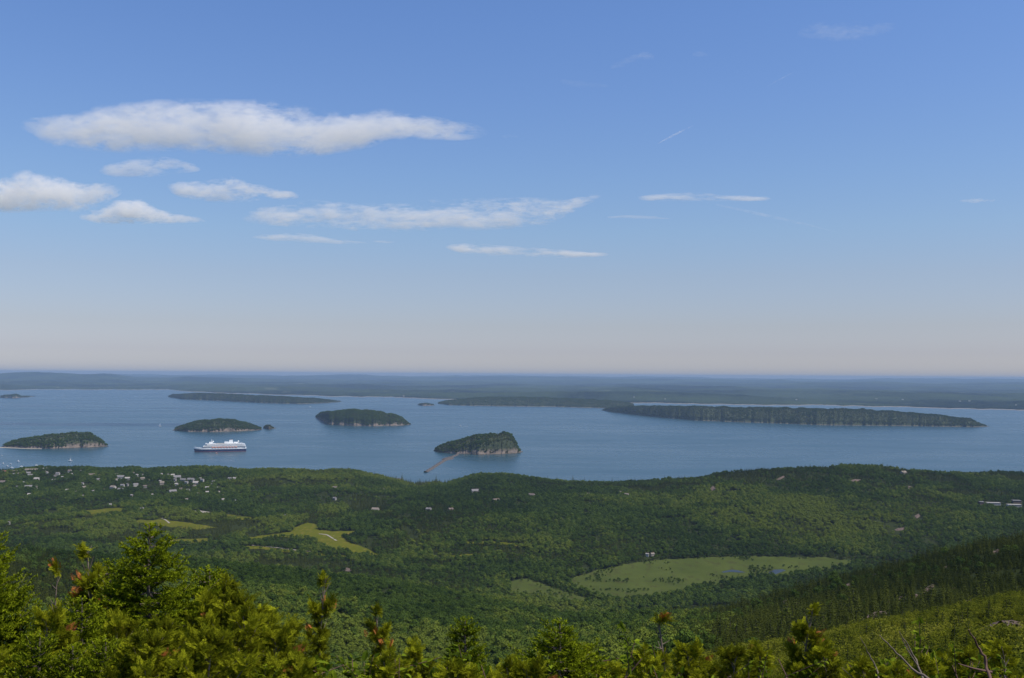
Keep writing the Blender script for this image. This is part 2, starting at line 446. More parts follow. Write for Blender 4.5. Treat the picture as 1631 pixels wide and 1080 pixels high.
hill2 = (fbm(CX / 9000.0, CY / 7000.0, 31, 4) - 0.38).clip(0) * 330 * sstep(9000, 26000, inl)
rise = 150 * sstep(15000, 60000, inl)
CZ = 1.5 * sstep(0, 20, inl) + tree_h + hill + hill2 + rise
pxs = project(np.stack([CX, CY, CZ], -1))[..., 0]
for cxp, wid, ridge_z, yc, yw in ((45, 62, 270, 38000, 5000), (168, 36, 210, 38000, 5000), (105, 40, 110, 36000, 5000), (310, 60, 110, 38000, 5000), (1010, 70, 60, 21000, 2500), (1300, 90, 60, 36000, 4000), (1390, 60, 70, 40000, 4000), (-120, 90, 250, 38000, 5000)):
    CZ = CZ + ridge_z * np.exp(-((pxs - cxp) / wid) ** 2 - ((CY - yc) / yw) ** 2)
CZ = np.where(pxs < 380, np.minimum(CZ, 456.0), np.minimum(CZ, 398.5))
tag(MB().sheet(np.stack([CX, CY, CZ], -1)).build('far_coast_hills', M_COAST), 'low wooded mainland fading to blue along the horizon', kind='structure')

# ----------------------------------------------------------------------------
# trees seen from afar: a crown of many small leaf faces and a trunk
# ----------------------------------------------------------------------------
def leaf_quads(mb, C, N, size, tint, r):
    n = len(C); N = N / (np.linalg.norm(N, axis=1)[:, None] + 1e-9)
    ref = r.normal(size=(n, 3)); A = np.cross(N, ref); A /= np.linalg.norm(A, axis=1)[:, None] + 1e-9; B = np.cross(N, A)
    s = np.broadcast_to(size, (n,))[:, None]
    V = np.stack([C - A * s * 0.5, C + B * s * 0.42, C + A * s * 0.5, C - B * s * 0.42], 1)
    V += r.normal(size=V.shape) * s[:, None] * 0.10
    mb.add(V.reshape(-1, 3), np.arange(4 * n).reshape(n, 4), np.repeat(np.broadcast_to(tint, (n,)), 4))

def broad_crown(seed, h=9.0, rad=3.9, lobes=9, nl=60, size=0.9):
    r = np.random.default_rng(seed); mb = MB()
    for k in range(lobes):
        a = r.random() * 6.283; q = math.sqrt(r.random()) * 0.62 * rad; z = h * (0.42 + 0.42 * r.random() * (1 - 0.5 * q / rad))
        if k == 0: q, z = 0.1 * rad, h * 0.80
        c = np.array([math.cos(a) * q, math.sin(a) * q, z]); lr = rad * (0.38 + 0.22 * r.random())
        D = r.normal(size=(nl, 3)); D /= np.linalg.norm(D, axis=1)[:, None]; D[:, 2] = np.where(D[:, 2] < -0.35, -D[:, 2], D[:, 2])
        rr = lr * (0.80 + 0.22 * r.random(nl))
        P = c + D * rr[:, None] * np.array([1, 1, 0.8])
        leaf_quads(mb, P, D + r.normal(size=D.shape) * 0.28 + np.array([0, 0, 0.1]), size * (0.6 + 0.8 * r.random(nl)), 0.15 + 0.35 * r.random() + 0.5 * r.random(nl), r)
    return mb

def spruce_crown(seed, h=10.0, rad=1.9, tiers=11, size=0.8):
    r = np.random.default_rng(seed); mb = MB()
    for k in range(tiers):
        f = k / (tiers - 1); z = h * (0.10 + 0.86 * f); R = rad * (1 - f) ** 0.8 * (0.82 + 0.3 * r.random()) + 0.12
        nb = max(4, int(9 * (1 - f) + 4)); a = np.arange(nb) * 2 * math.pi / nb + r.random() * 6.28 + r.normal(size=nb) * 0.18
        for q in (0.35, 0.7, 1.0):
            RR = R * q * (0.85 + 0.3 * r.random(nb))
            P = np.stack([np.cos(a) * RR, np.sin(a) * RR, z - RR * 0.28 + r.normal(size=nb) * 0.1], 1)
            N = np.stack([np.cos(a) * 0.5, np.sin(a) * 0.5, np.ones(nb) * 0.9], 1) + r.normal(size=(nb, 3)) * 0.35
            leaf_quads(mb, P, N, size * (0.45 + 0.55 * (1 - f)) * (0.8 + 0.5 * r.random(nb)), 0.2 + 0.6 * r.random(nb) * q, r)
    D = np.array([[0, 0, h * 0.97]] * 3); leaf_quads(mb, D + r.normal(size=D.shape) * 0.08, r.normal(size=D.shape) * np.array([1, 1, 0.1]), 0.4, 0.6, r)
    return mb

def trunk_mb(h, r0, lean=0.0, limbs=3, seed=0):
    r = np.random.default_rng(seed); mb = MB()
    P = np.array([[lean * f, 0.15 * math.sin(3 * f), h * f] for f in np.linspace(-0.06, 1, 6)]); mb.tube(P, r0 * np.linspace(1.15, 0.35, 6), 6)
    for k in range(limbs):
        a = r.random() * 6.28; z = h * (0.45 + 0.4 * r.random()); L = h * 0.3
        mb.tube([[0, 0, z], [math.cos(a) * L * 0.5, math.sin(a) * L * 0.5, z + L * 0.35], [math.cos(a) * L, math.sin(a) * L, z + L * 0.6]], [r0 * 0.5, r0 * 0.35, r0 * 0.15], 5)
    return mb

def shrub_crown(seed, h=1.7, rad=1.1, n=420, size=0.16):
    r = np.random.default_rng(seed); mb = MB()
    for k in range(7):
        a = r.random() * 6.283; q = math.sqrt(r.random()) * 0.7 * rad
        c = np.array([math.cos(a) * q, math.sin(a) * q, h * (0.35 + 0.35 * r.random())]); lr = rad * (0.36 + 0.2 * r.random()); m = n // 7
        D = r.normal(size=(m, 3)); D /= np.linalg.norm(D, axis=1)[:, None]; D[:, 2] = np.abs(D[:, 2]) * np.where(r.random(m) < 0.8, 1, -0.5)
        P = c + D * (lr * (0.6 + 0.5 * r.random(m)))[:, None]
        leaf_quads(mb, P, D * 0.6 + r.normal(size=D.shape) * 0.5 + np.array([0, 0, 0.5]), size * (0.6 + 0.8 * r.random(m)), 0.1 + 0.3 * r.random() + 0.6 * r.random(m), r)
    return mb

M_BROAD = foliage('broadleaf_foliage', (0.011, 0.027, 0.006), (0.094, 0.142, 0.022), 0.18, (0.125, 0.155, 0.022), (0.12, 0.19, 0.03))
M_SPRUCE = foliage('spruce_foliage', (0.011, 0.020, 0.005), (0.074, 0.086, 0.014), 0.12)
M_SHRUB = foliage('scrub_foliage', (0.030, 0.046, 0.006), (0.200, 0.205, 0.016), 0.30, (0.22, 0.215, 0.03), (0.18, 0.22, 0.03))
M_BARK = plain('bark', (0.11, 0.085, 0.065), 0.9, 0.35, 3.0)

PROTO = {}                                  # meshes: (crown, trunk)
def proto(key, crown, trunk, mat):
    PROTO[key] = (crown.mesh(key + '_crown', mat), trunk.mesh(key + '_trunk', M_BARK))
for k in range(3):
    proto('broadleaf_tree_%d' % k, broad_crown(40 + k, 9.0 + k, 3.9 + 0.35 * k, 8 + 2 * k), trunk_mb(6.2, 0.22, 0.3, 4, k), M_BROAD)
    proto('spruce_tree_%d' % k, spruce_crown(60 + k, 9.0 + 1.2 * k, 1.9 + 0.25 * k), trunk_mb(8.2, 0.15, 0, 0, k), M_SPRUCE)
    proto('shrub_%d' % k, shrub_crown(80 + k, 1.5 + 0.25 * k, 1.1 + 0.15 * k), trunk_mb(0.8, 0.03, 0.1, 3, k), M_SHRUB)
MIX = bpy.data.collections.new('tree kinds')   # sources of the masses of trees; not part of the scene itself
ORDER = ['broadleaf_tree_0', 'broadleaf_tree_1', 'broadleaf_tree_2', 'shrub_0', 'shrub_1', 'shrub_2', 'spruce_tree_0', 'spruce_tree_1', 'spruce_tree_2']
for k in ORDER:
    MIX.objects.link(bpy.data.objects.new(k, PROTO[k][0]))
NB, NS, NP = 0, 3, 6                        # first index of broadleaf, shrub, spruce

def scatter_tree():
    ng = bpy.data.node_groups.new('trees on points', 'GeometryNodeTree')
    ng.interface.new_socket('Geometry', in_out='INPUT', socket_type='NodeSocketGeometry')
    ng.interface.new_socket('Geometry', in_out='OUTPUT', socket_type='NodeSocketGeometry')
    N = ng.nodes; L = ng.links
    gi = N.new('NodeGroupInput'); go = N.new('NodeGroupOutput')
    ci = N.new('GeometryNodeCollectionInfo'); ci.inputs['Collection'].default_value = MIX
    ci.inputs['Separate Children'].default_value = True; ci.inputs['Reset Children'].default_value = True
    ip = N.new('GeometryNodeInstanceOnPoints'); ip.inputs['Pick Instance'].default_value = True
    def at(nm, ty):
        a = N.new('GeometryNodeInputNamedAttribute'); a.data_type = ty; a.inputs['Name'].default_value = nm; return a.outputs['Attribute']
    L.new(gi.outputs[0], ip.inputs['Points']); L.new(ci.outputs[0], ip.inputs['Instance'])
    L.new(at('kind', 'INT'), ip.inputs['Instance Index']); L.new(at('rot', 'FLOAT_VECTOR'), ip.inputs['Rotation']); L.new(at('scl', 'FLOAT_VECTOR'), ip.inputs['Scale'])
    L.new(ip.outputs[0], go.inputs[0])
    return ng
NG = scatter_tree()

def mass(name, P, kind, rot, scl, tint, label=None, parent=None, cat=None):
    me = bpy.data.meshes.new(name); me.vertices.add(len(P)); me.vertices.foreach_set('co', np.asarray(P, np.float32).ravel())
    me.attributes.new('kind', 'INT', 'POINT').data.foreach_set('value', np.asarray(kind, np.int32))
    R3 = np.zeros((len(P), 3), np.float32); R3[:, 2] = rot
    me.attributes.new('rot', 'FLOAT_VECTOR', 'POINT').data.foreach_set('vector', R3.ravel())
    me.attributes.new('scl', 'FLOAT_VECTOR', 'POINT').data.foreach_set('vector', np.asarray(scl, np.float32).ravel())
    me.attributes.new('tint', 'FLOAT', 'POINT').data.foreach_set('value', np.asarray(tint, np.float32))
    o = link(name, me, parent); md = o.modifiers.new('trees', 'NODES'); md.node_group = NG
    return tag(o, label, cat, kind='stuff')

def scl3(n, lo, hi, r):
    s = lo + (hi - lo) * r.random(n); return np.stack([s * (0.85 + 0.3 * r.random(n)), s * (0.85 + 0.3 * r.random(n)), s * (0.85 + 0.3 * r.random(n))], 1)

# ----------------------------------------------------------------------------
# islands: rock with a wood on top
# ----------------------------------------------------------------------------
def island(name, label, front, top, depth, seed, tree=(0.8, 1.2), spr=0.5, cliff=(0.16, 0.45), spacing=6.5, bare=0.10, steep=None, cat='island', tone=0.35):
    r = np.random.default_rng(seed)
    x0, x1 = front[0][0], front[-1][0]; n = max(40, int((x1 - x0) * 1.6)); px = np.linspace(x0, x1, n); u = np.linspace(0, 1, n)
    pf = np.interp(px, *zip(*front)) + (fbm(px / 7.0, px * 0, seed, 3) - 0.5) * 0.5
    Fp = at_z(px, pf); dirh = Fp[:, :2] / np.linalg.norm(Fp[:, :2], axis=1)[:, None]
    dep = depth * (1 - np.abs(2 * u - 1) ** 2.6) ** 0.6 + 6.0
    th_ = 7.5 * (tree[0] + tree[1]) / 2
    pt = np.interp(px, *zip(*top)); crest = 0.45
    pt = pt + (fbm(px / 11.0, px * 0 + 3, seed, 3) - 0.5) * 0.16 * np.maximum(0, pf - pt)
    Yc = Fp[:, 1] + dep * crest * dirh[:, 1]
    zc = at_depth(px, pt, Yc)[:, 2] - th_
    zc = np.maximum(zc, 1.0)
    v = np.concatenate([[-0.02, 0.0], np.linspace(0.01, 1.0, 46)])
    cf, ch = cliff
    st = np.ones(n) if steep is None else np.interp(px, *zip(*steep))
    base = np.where(v < crest, np.sin(np.clip(v / crest, 0, 1) * math.pi / 2) ** 0.9, np.cos(np.clip((v - crest) / (1 - crest), 0, 1) * math.pi / 2) ** 0.7)
    wall = sstep(0.01, cf, v) * (1 - sstep(0.8, 1.0, v))
    sh = base[:, None] * (1 - ch * st[None]) + (wall[:, None] * ch * st[None])
    X = Fp[None, :, 0] + v[:, None] * dep[None] * dirh[None, :, 0]; Y = Fp[None, :, 1] + v[:, None] * dep[None] * dirh[None, :, 1]
    rough = (1.0 if depth < 450 else 0.12) * (fbm(X / 26.0, Y / 26.0, seed, 4) - 0.5) * np.minimum(8.0, 0.30 * zc[None]) + (fbm(X / 9.0, Y / 9.0, seed + 5, 2) - 0.5) * 2.0
    Z = np.where(v[:, None] <= 0, -1.5, 0.6 + zc[None] * sh + rough * sstep(0, 0.06, v)[:, None] * (1 - sstep(0.9, 1, v))[:, None])
    Z[-1] = -1.5; Z[:, 0] = np.minimum(Z[:, 0], 0.3); Z[:, -1] = np.minimum(Z[:, -1], 0.3)
    G = np.stack([X, Y, Z], -1)
    o = MB().sheet(G).build(name, M_SHORE if depth < 450 else M_SHORE_LOW)
    tag(o, label, cat)
    # the wood
    area = float(np.sum(np.linalg.norm(np.diff(Fp[:, :2], axis=0), axis=1) * dep[1:])); m = int(area / spacing ** 2 * 1.15)
    a = r.random(m) * (n - 1.001); b = r.random(m) * 0.97
    keep = r.random(m) < dep[a.astype(int)] / dep.max(); a, b = a[keep], b[keep]
    m2 = int(m * cf * 2.2); a = np.concatenate([a, r.random(m2) * (n - 1.001)]); b = np.concatenate([b, r.random(m2) * cf * 1.5]); m = len(a)
    vi = np.interp(b, v, np.arange(len(v))); i0 = vi.astype(int).clip(0, len(v) - 2); j0 = a.astype(int); fi = vi - i0; fj = a - j0
    P = (G[i0, j0] * (1 - fi)[:, None] + G[i0 + 1, j0] * fi[:, None]) * (1 - fj)[:, None] + (G[i0, j0 + 1] * (1 - fi)[:, None] + G[i0 + 1, j0 + 1] * fi[:, None]) * fj[:, None]
    slope = np.abs(G[(i0 + 1), j0, 2] - G[i0, j0, 2]) / (np.linalg.norm(G[i0 + 1, j0, :2] - G[i0, j0, :2], axis=1) + 1e-3)
    nz = fbm(P[:, 0] / 45.0, P[:, 1] / 45.0, seed + 9, 3)
    ok = (P[:, 2] > 2.2 + 9 * (nz - 0.38)) & (b > 0.012 + 0.5 * bare * (nz * 2.6 - 0.9)) & ((slope < 1.6 + 5.0 * (0.62 - nz)) | (r.random(m) < 0.25))
    P = P[ok]; m = len(P); nz = fbm(P[:, 0] / 70.0, P[:, 1] / 70.0, seed + 3, 3)
    sp = r.random(m) < np.clip(spr + (nz - 0.5) * 2.2, 0.04, 0.98)
    kind = np.where(sp, NP, NB) + r.integers(0, 3, m)
    sc = scl3(m, *tree, r)
    P[:, 2] -= 0.4
    mass('tree_cover', P, kind, r.random(m) * 6.28, sc, np.clip(tone + (nz - 0.5) * 0.8 + 0.25 * (r.random(m) - 0.5), 0, 1), parent=o)
    return o

ISL = [
 ('wooded_island', 'green wooded island behind the harbour boats, its rocky bluff facing right', [(2, 712), (40, 714), (80, 715), (130, 713.5), (165, 712), (173, 711)], [(2, 710), (10, 706), (30, 700), (60, 695), (90, 690), (120, 688), (145, 690), (160, 698), (168, 706), (173, 710)], 190, 101, dict(spr=0.30, cliff=(0.10, 0.30), bare=0.05, steep=[(2, 0.0), (90, 0.4), (150, 1.3), (173, 1.3)], tone=0.45)),
 ('wooded_island', 'low domed island of dark trees just behind the cruise ship', [(274, 685.5), (300, 688), (340, 688.5), (380, 687), (410, 685.5), (418, 684)], [(274, 684.5), (282, 680), (300, 674), (325, 669), (345, 667.5), (365, 668), (390, 672), (405, 677), (418, 682)], 300, 102, dict(spr=0.55, cliff=(0.06, 0.18), bare=0.07, tone=0.35)),
 ('islet', 'small flat rock islet with a tuft of trees off the tip of the domed island', [(419, 682.5), (428, 684.5), (440, 682)], [(419, 680), (424, 676.5), (430, 676), (434, 680), (440, 681.6)], 90, 103, dict(spr=0.8, tree=(0.5, 0.8), cliff=(0.2, 0.3), bare=0.25)),
 ('wooded_island', 'rounded wooded island alone in the middle of the bay', [(502, 664), (512, 670), (525, 677), (560, 678.5), (600, 679), (640, 678), (650, 677), (655, 676)], [(502, 663), (510, 657), (530, 654), (565, 652), (595, 655), (620, 658), (640, 664), (650, 673), (655, 675.5)], 380, 104, dict(spr=0.35, cliff=(0.07, 0.26), bare=0.05, tone=0.45)),
 ('wooded_island', 'steep wooded island with bare cliffs at the end of the stone breakwater', [(690, 718), (700, 721), (725, 723), (760, 724.5), (800, 724), (822, 722.5), (833, 720)], [(690, 716), (697, 711), (715, 704), (745, 696), (775, 690), (800, 688.5), (815, 690), (822, 702), (826, 714), (833, 719)], 230, 105, dict(spr=0.5, cliff=(0.10, 0.38), bare=0.07, steep=[(690, 0.0), (740, 0.5), (790, 1.2), (833, 1.4)], tone=0.4)),
 ('wooded_island', 'long dark wooded island below the horizon at left with a thin pale beach', [(267, 632), (290, 636), (330, 637.5), (380, 640), (430, 642.5), (480, 643.5), (520, 642), (545, 640)], [(267, 631), (275, 627.5), (320, 626), (380, 628), (440, 631), (500, 634), (530, 637), (545, 639)], 700, 106, dict(spr=0.75, cliff=(0.03, 0.10), bare=0.012, spacing=9.0, tone=0.25)),
 ('islet', 'tiny islet with a clump of dark trees at the far left of the bay', [(0, 633.5), (20, 634.5), (40, 633), (58, 631.5)], [(0, 630), (18, 628.5), (26, 627.5), (34, 630.5), (58, 631)], 260, 107, dict(spr=0.8, cliff=(0.05, 0.2), bare=0.2, spacing=9.0)),
 ('islet', 'little rocky islet with a few trees off the tip of the wooded peninsula', [(664, 645), (672, 646.5), (684, 646.5), (694, 645.5)], [(664, 644.5), (670, 642.5), (680, 641.5), (690, 644), (694, 645)], 200, 108, dict(spr=0.8, cliff=(0.05, 0.3), bare=0.1, spacing=9.0)),
 ('peninsula', 'broad wooded peninsula reaching out below the far coast, low cliffs along its water', [(697, 643), (715, 645.5), (760, 646.5), (820, 647.5), (880, 648), (930, 649.5), (975, 650.5), (1010, 650)], [(697, 641), (715, 637), (750, 634), (800, 632), (860, 633), (920, 635), (970, 638), (1010, 643)], 1900, 109, dict(spr=0.6, cliff=(0.02, 0.12), bare=0.006, spacing=11.0, tone=0.3, cat='peninsula')),
 ('wooded_island', 'longest island of the bay, dark woods above bands of pink granite ledges', [(957, 653.5), (975, 656.5), (1010, 661), (1060, 666), (1110, 670), (1180, 672.5), (1250, 675), (1300, 677), (1340, 677.6), (1400, 678.2), (1480, 679.2), (1550, 680.5), (1576, 679.5)], [(957, 652.5), (970, 648.5), (1000, 646), (1060, 646), (1150, 648), (1250, 649.5), (1330, 650.5), (1390, 652), (1440, 656), (1500, 661), (1545, 667), (1562, 674), (1576, 679)], 620, 110, dict(spr=0.7, cliff=(0.03, 0.10), bare=0.035, spacing=8.0, tone=0.25)),
]
for nm, lb, fr, tp, dp, sd, kw in ISL: island(nm, lb, fr, tp, dp, sd, **kw)

# the sand bar that runs from the left island out of the picture
bx = np.linspace(-60, 66, 60); B0 = at_z(bx, 713.2 + 1.9 * sstep(-20, 60, bx)); dv = np.linspace(0, 1, 7)
rows = [B0 + np.stack([0 * bx, 48.0 * q * (1 - 0.5 * sstep(0, 60, bx)), -1.0 + 2.6 * math.sin(math.pi * q) + 0 * bx], 1) for q in dv]
t = NT('pale_sand'); M_SAND = t.surf(t.principled(Base_Color=t.mix(t.noise(t.pos(), 0.06, 5), (0.26, 0.22, 0.17), (0.42, 0.37, 0.30)), Roughness=0.95, dull=True))
tag(MB().sheet(np.array(rows)).build('sand_bar', M_SAND, smooth=True), 'pale sand bar running out from the left island to the edge of the picture', 'sand bar')

# ----------------------------------------------------------------------------
# fields, marsh, ponds, tracks: outlines on the photograph laid onto the ground
# ----------------------------------------------------------------------------
def mat_grass(name, lo, hi, dry, s=0.02):
    t = NT(name); p = t.pos()
    a = t.noise(p, s, 5, 0.6); b = t.noise(t.mapping(p, (1, 0.45, 1), rot=(0, 0, 0.5)), s * 5, 5, 0.65); c = t.noise(p, 1.1, 4)
    col = t.mix(a, lo, hi)
    col = t.mix(t.ramp(b, [(0.52, 0.0), (0.68, 0.8)]), col, dry)
    col = t.mix(t.math('MULTIPLY', c, 0.35), col, lo)
    return t.surf(t.principled(Base_Color=col, Roughness=0.95, dull=True, Normal=t.bump(c, 0.6, 0.5)))
M_FIELD = mat_grass('mown_meadow', (0.060, 0.078, 0.007), (0.125, 0.112, 0.012), (0.19, 0.140, 0.035))
M_MARSH = mat_grass('marsh_grass', (0.030, 0.044, 0.010), (0.098, 0.116, 0.028), (0.050, 0.048, 0.018), 0.014)
M_ROAD = plain('pale_gravel', (0.25, 0.22, 0.175), 0.95, 0.15, 0.2)
M_POND = NT('pond_water'); M_POND = M_POND.surf(M_POND.principled(Base_Color=(0.022, 0.024, 0.018, 1), Roughness=0.30, IOR=1.33))

def patch(name, poly, mat, lift, label, kind='structure', wob=0.0, res=34, cat=None):
    """a piece of ground inside an outline of the photograph, lying on the terrain"""
    n = len(poly); P = []
    for k in range(n):
        a, b = np.array(poly[k], float), np.array(poly[(k + 1) % n], float); m = max(2, int(np.linalg.norm(b - a) / 4))
        for i in range(m): P.append(a + (b - a) * i / m)
    P = np.array(P); P = P + (np.stack([fbm(P[:, 0] / 9, P[:, 1] / 5, 3, 3), fbm(P[:, 0] / 9, P[:, 1] / 5, 8, 3)], 1) - 0.5) * wob
    E = ground_hit(P[:, 0], P[:, 1]); x0, y0 = E[:, :2].min(0) - 1; x1, y1 = E[:, :2].max(0) + 1
    st = float(np.clip(math.sqrt((x1 - x0) * (y1 - y0) / 16000.0), 1.0, 7.0)); gx = np.arange(x0, x1 + st, st); gy = np.arange(y0, y1 + st, st)
    GX_, GY_ = np.meshgrid(gx, gy); ins = in_poly(GX_[:-1, :-1] + st / 2, GY_[:-1, :-1] + st / 2, [tuple(e[:2]) for e in E])
    nx = len(gx); jj, ii = np.where(ins); q = np.stack([jj * nx + ii, jj * nx + ii + 1, (jj + 1) * nx + ii + 1, (jj + 1) * nx + ii], 1); us, inv = np.unique(q, return_inverse=True)
    vx, vy = GX_.ravel()[us], GY_.ravel()[us]
    o = MB().add(np.stack([vx, vy, zg(vx, vy) + lift], 1), inv.reshape(q.shape)).build(name, mat, smooth=True)
    tag(o, label, cat, kind=kind)
    return E[:, :2]

CLEAR = []                                  # outlines on the ground where no tree stands
FIELDS = [
 ('meadow', [(134, 814), (160, 811), (190, 809), (204, 813), (188, 817), (160, 821), (137, 822)], 'small yellowish mown meadow among the woods below the town'),
 ('meadow', [(197, 832), (215, 829), (245, 829), (256, 825), (270, 829), (300, 833), (330, 838), (348, 841), (320, 844), (290, 842), (255, 838), (220, 836)], 'long yellow meadow crossed by a pale path below the town'),
 ('meadow', [(254, 861), (290, 859), (330, 858), (332, 864), (300, 867), (262, 868)], 'narrow strip of meadow right of the tall fir top'),
 ('meadow', [(397, 856), (430, 852), (462, 848), (470, 840), (490, 833), (505, 836), (508, 845), (540, 846), (566, 847), (545, 856), (560, 866), (585, 874), (604, 884), (575, 886), (555, 880), (530, 880), (515, 872), (497, 862), (470, 857), (445, 856), (420, 860), (400, 862)], 'largest meadow of the valley with winding pale paths'),
 ('meadow', [(378, 870), (410, 870), (450, 875), (490, 880), (530, 884), (556, 886), (556, 889), (520, 886), (470, 882), (420, 876), (380, 874)], 'thin grassy strip below the row of dark trees in the valley'),
 ('meadow', [(712, 887), (740, 884), (764, 882), (764, 886), (740, 888), (716, 890)], 'short grass strip in the woods left of the marsh'),
 ('meadow', [(742, 863), (790, 863), (830, 867), (858, 871), (850, 873), (800, 868), (745, 866)], 'thin line of grass in the woods above the marsh'),
 ('meadow', [(360, 820), (385, 822), (400, 824), (402, 828), (378, 828), (362, 826)], 'small clearing with pale ground right of the long meadow'),
]
for nm, pl, lb in FIELDS:
    CLEAR.append((patch(nm, pl, M_FIELD, 0.9, lb, wob=3.0), 1.0))
mE = patch('marsh', [(900, 927), (930, 914), (985, 902), (1040, 893), (1100, 889), (1170, 887), (1250, 887), (1320, 890), (1368, 893), (1360, 900), (1310, 909), (1260, 917), (1200, 924), (1130, 933), (1080, 947), (1030, 956), (990, 960), (955, 954), (920, 941)], M_MARSH, 0.5, 'largest part of the pale green marsh, reaching right to the foot of the spur', wob=5.0)
mF = patch('marsh', [(813, 926), (840, 921), (862, 928), (890, 937), (920, 946), (950, 956), (966, 964), (935, 963), (890, 961), (845, 957), (811, 945)], M_MARSH, 0.5, 'smaller left corner of the marsh, cut off by a dark line of trees', wob=3.0)
CLEAR.append((mE, 'clumps')); CLEAR.append((mF, 'clumps'))
for pl, lb in (([(1149, 911.5), (1158, 909.5), (1166, 908), (1176, 909), (1188, 912.5), (1176, 912.5), (1163, 911.5), (1152, 913)], 'blue pond with crooked ends in the middle of the marsh'),
               ([(1224, 912), (1232, 908), (1246, 907.5), (1252, 909), (1244, 912), (1234, 916), (1226, 914)], 'small dark blue pond at the right end of the marsh'),
               ([(833, 951), (838, 950), (842, 951), (838, 953)], 'tiny pool in the near left corner of the marsh')):
    patch('pond', pl, M_POND, 0.75, lb, wob=0.6, cat='pond')

def ribbon(name, pts, width, mat, lift, label, clear=None):
    pts = np.array(pts, float); d = np.concatenate([[0], np.cumsum(np.hypot(*np.diff(pts, axis=0).T))]); s = np.linspace(0, d[-1], max(8, int(d[-1] / 3)))
    q = np.stack([np.interp(s, d, pts[:, 0]), np.interp(s, d, pts[:, 1])], 1); E = ground_hit(q[:, 0], q[:, 1])[:, :2]
    T = np.gradient(E, axis=0); T /= np.linalg.norm(T, axis=1)[:, None] + 1e-9; Nn = np.stack([-T[:, 1], T[:, 0]], 1)
    rows = []
    for k in np.linspace(-0.5, 0.5, 4):
        Q = E + Nn * width * k; rows.append(np.concatenate([Q, (zg(Q[:, 0], Q[:, 1]) + lift)[:, None]], 1))
    tag(MB().sheet(np.array(rows)).build(name, mat, smooth=True), label, kind='structure')
    return E
ribbon('path', [(508, 851), (520, 852), (528, 857), (536, 862)], 4.5, M_ROAD, 1.2, 'pale path across the largest meadow')
ribbon('path', [(258, 826), (264, 829), (270, 834)], 4.0, M_ROAD, 1.2, 'pale path across the long yellow meadow')
ribbon('path', [(400, 869), (440, 873), (480, 878), (505, 880)], 5.0, M_ROAD, 1.2, 'track along the row of dark trees in the valley')

# ----------------------------------------------------------------------------
# the woods
# ----------------------------------------------------------------------------
def inside_ground(X, Y, E):
    return in_poly(X, Y, [tuple(e) for e in E])

def jitter(x0, x1, y0, y1, s, r):
    gx, gy = np.meshgrid(np.arange(x0, x1, s), np.arange(y0, y1, s))
    return (gx + (r.random(gx.shape) - 0.5) * s * 0.95).ravel(), (gy + (r.random(gy.shape) - 0.5) * s * 0.95).ravel()

r = np.random.default_rng(7)
X, Y = jitter(-3100, 3100, 330, 4020, 6.6, r)
xs, ys = jitter(60, 1050, 335, 1250, 3.9, r)          # spruces crowd closer on the spur and on the foothill at the left
dense = sstep(1000, 1200, xs / ys * F + W / 2) * (0.15 + 0.85 * sstep(0.36, 0.48, fbm(xs / 32.0, ys / 45.0, 63, 3))) > r.random(len(xs)); xs, ys = xs[dense], ys[dense]
xl, yl = jitter(-1150, -280, 850, 1500, 4.2, r)
dense = sstep(220, 40, xl / yl * F + W / 2 + 60 * (fbm(xl / 60, yl / 60, 2) - 0.5)) * 0.8 > r.random(len(xl)); xl, yl = xl[dense], yl[dense]
N0 = len(X); X = np.concatenate([X, xs, xl]); Y = np.concatenate([Y, ys, yl]); EXTRA = np.arange(len(X)) >= N0
ok = (np.abs(X) < 0.78 * Y + 60); X, Y, EXTRA = X[ok], Y[ok], EXTRA[ok]
Z = zg(X, Y); ok = Z > 1.2; X, Y, Z, EXTRA = X[ok], Y[ok], Z[ok], EXTRA[ok]
PX = project(np.stack([X, Y, Z], -1)); px, py = PX[:, 0], PX[:, 1]
keep = np.ones(len(X), bool)
for E, dens in CLEAR:
    b = (X > E[:, 0].min()) & (X < E[:, 0].max()) & (Y > E[:, 1].min()) & (Y < E[:, 1].max())
    k = np.where(b)[0]; ins = inside_ground(X[k], Y[k], E)
    if dens == 'clumps':
        cn = fbm(X[k] / 60.0, Y[k] / 40.0, 61, 3) + 0.10 * sstep(1660, 1560, Y[k]) + 0.10 * sstep(0.02, 0.10, 0.10 - X[k] / Y[k]) * 0
        keep[k[ins & ~((cn > 0.60) & (r.random(len(k)) < 0.65)) & (r.random(len(k)) < 0.985)]] = False
    else: keep[k[ins & (r.random(len(k)) < dens)]] = False
SITES = []                                  # houses and ledges keep their own ground free: (x, y, radius, extra towards the camera)
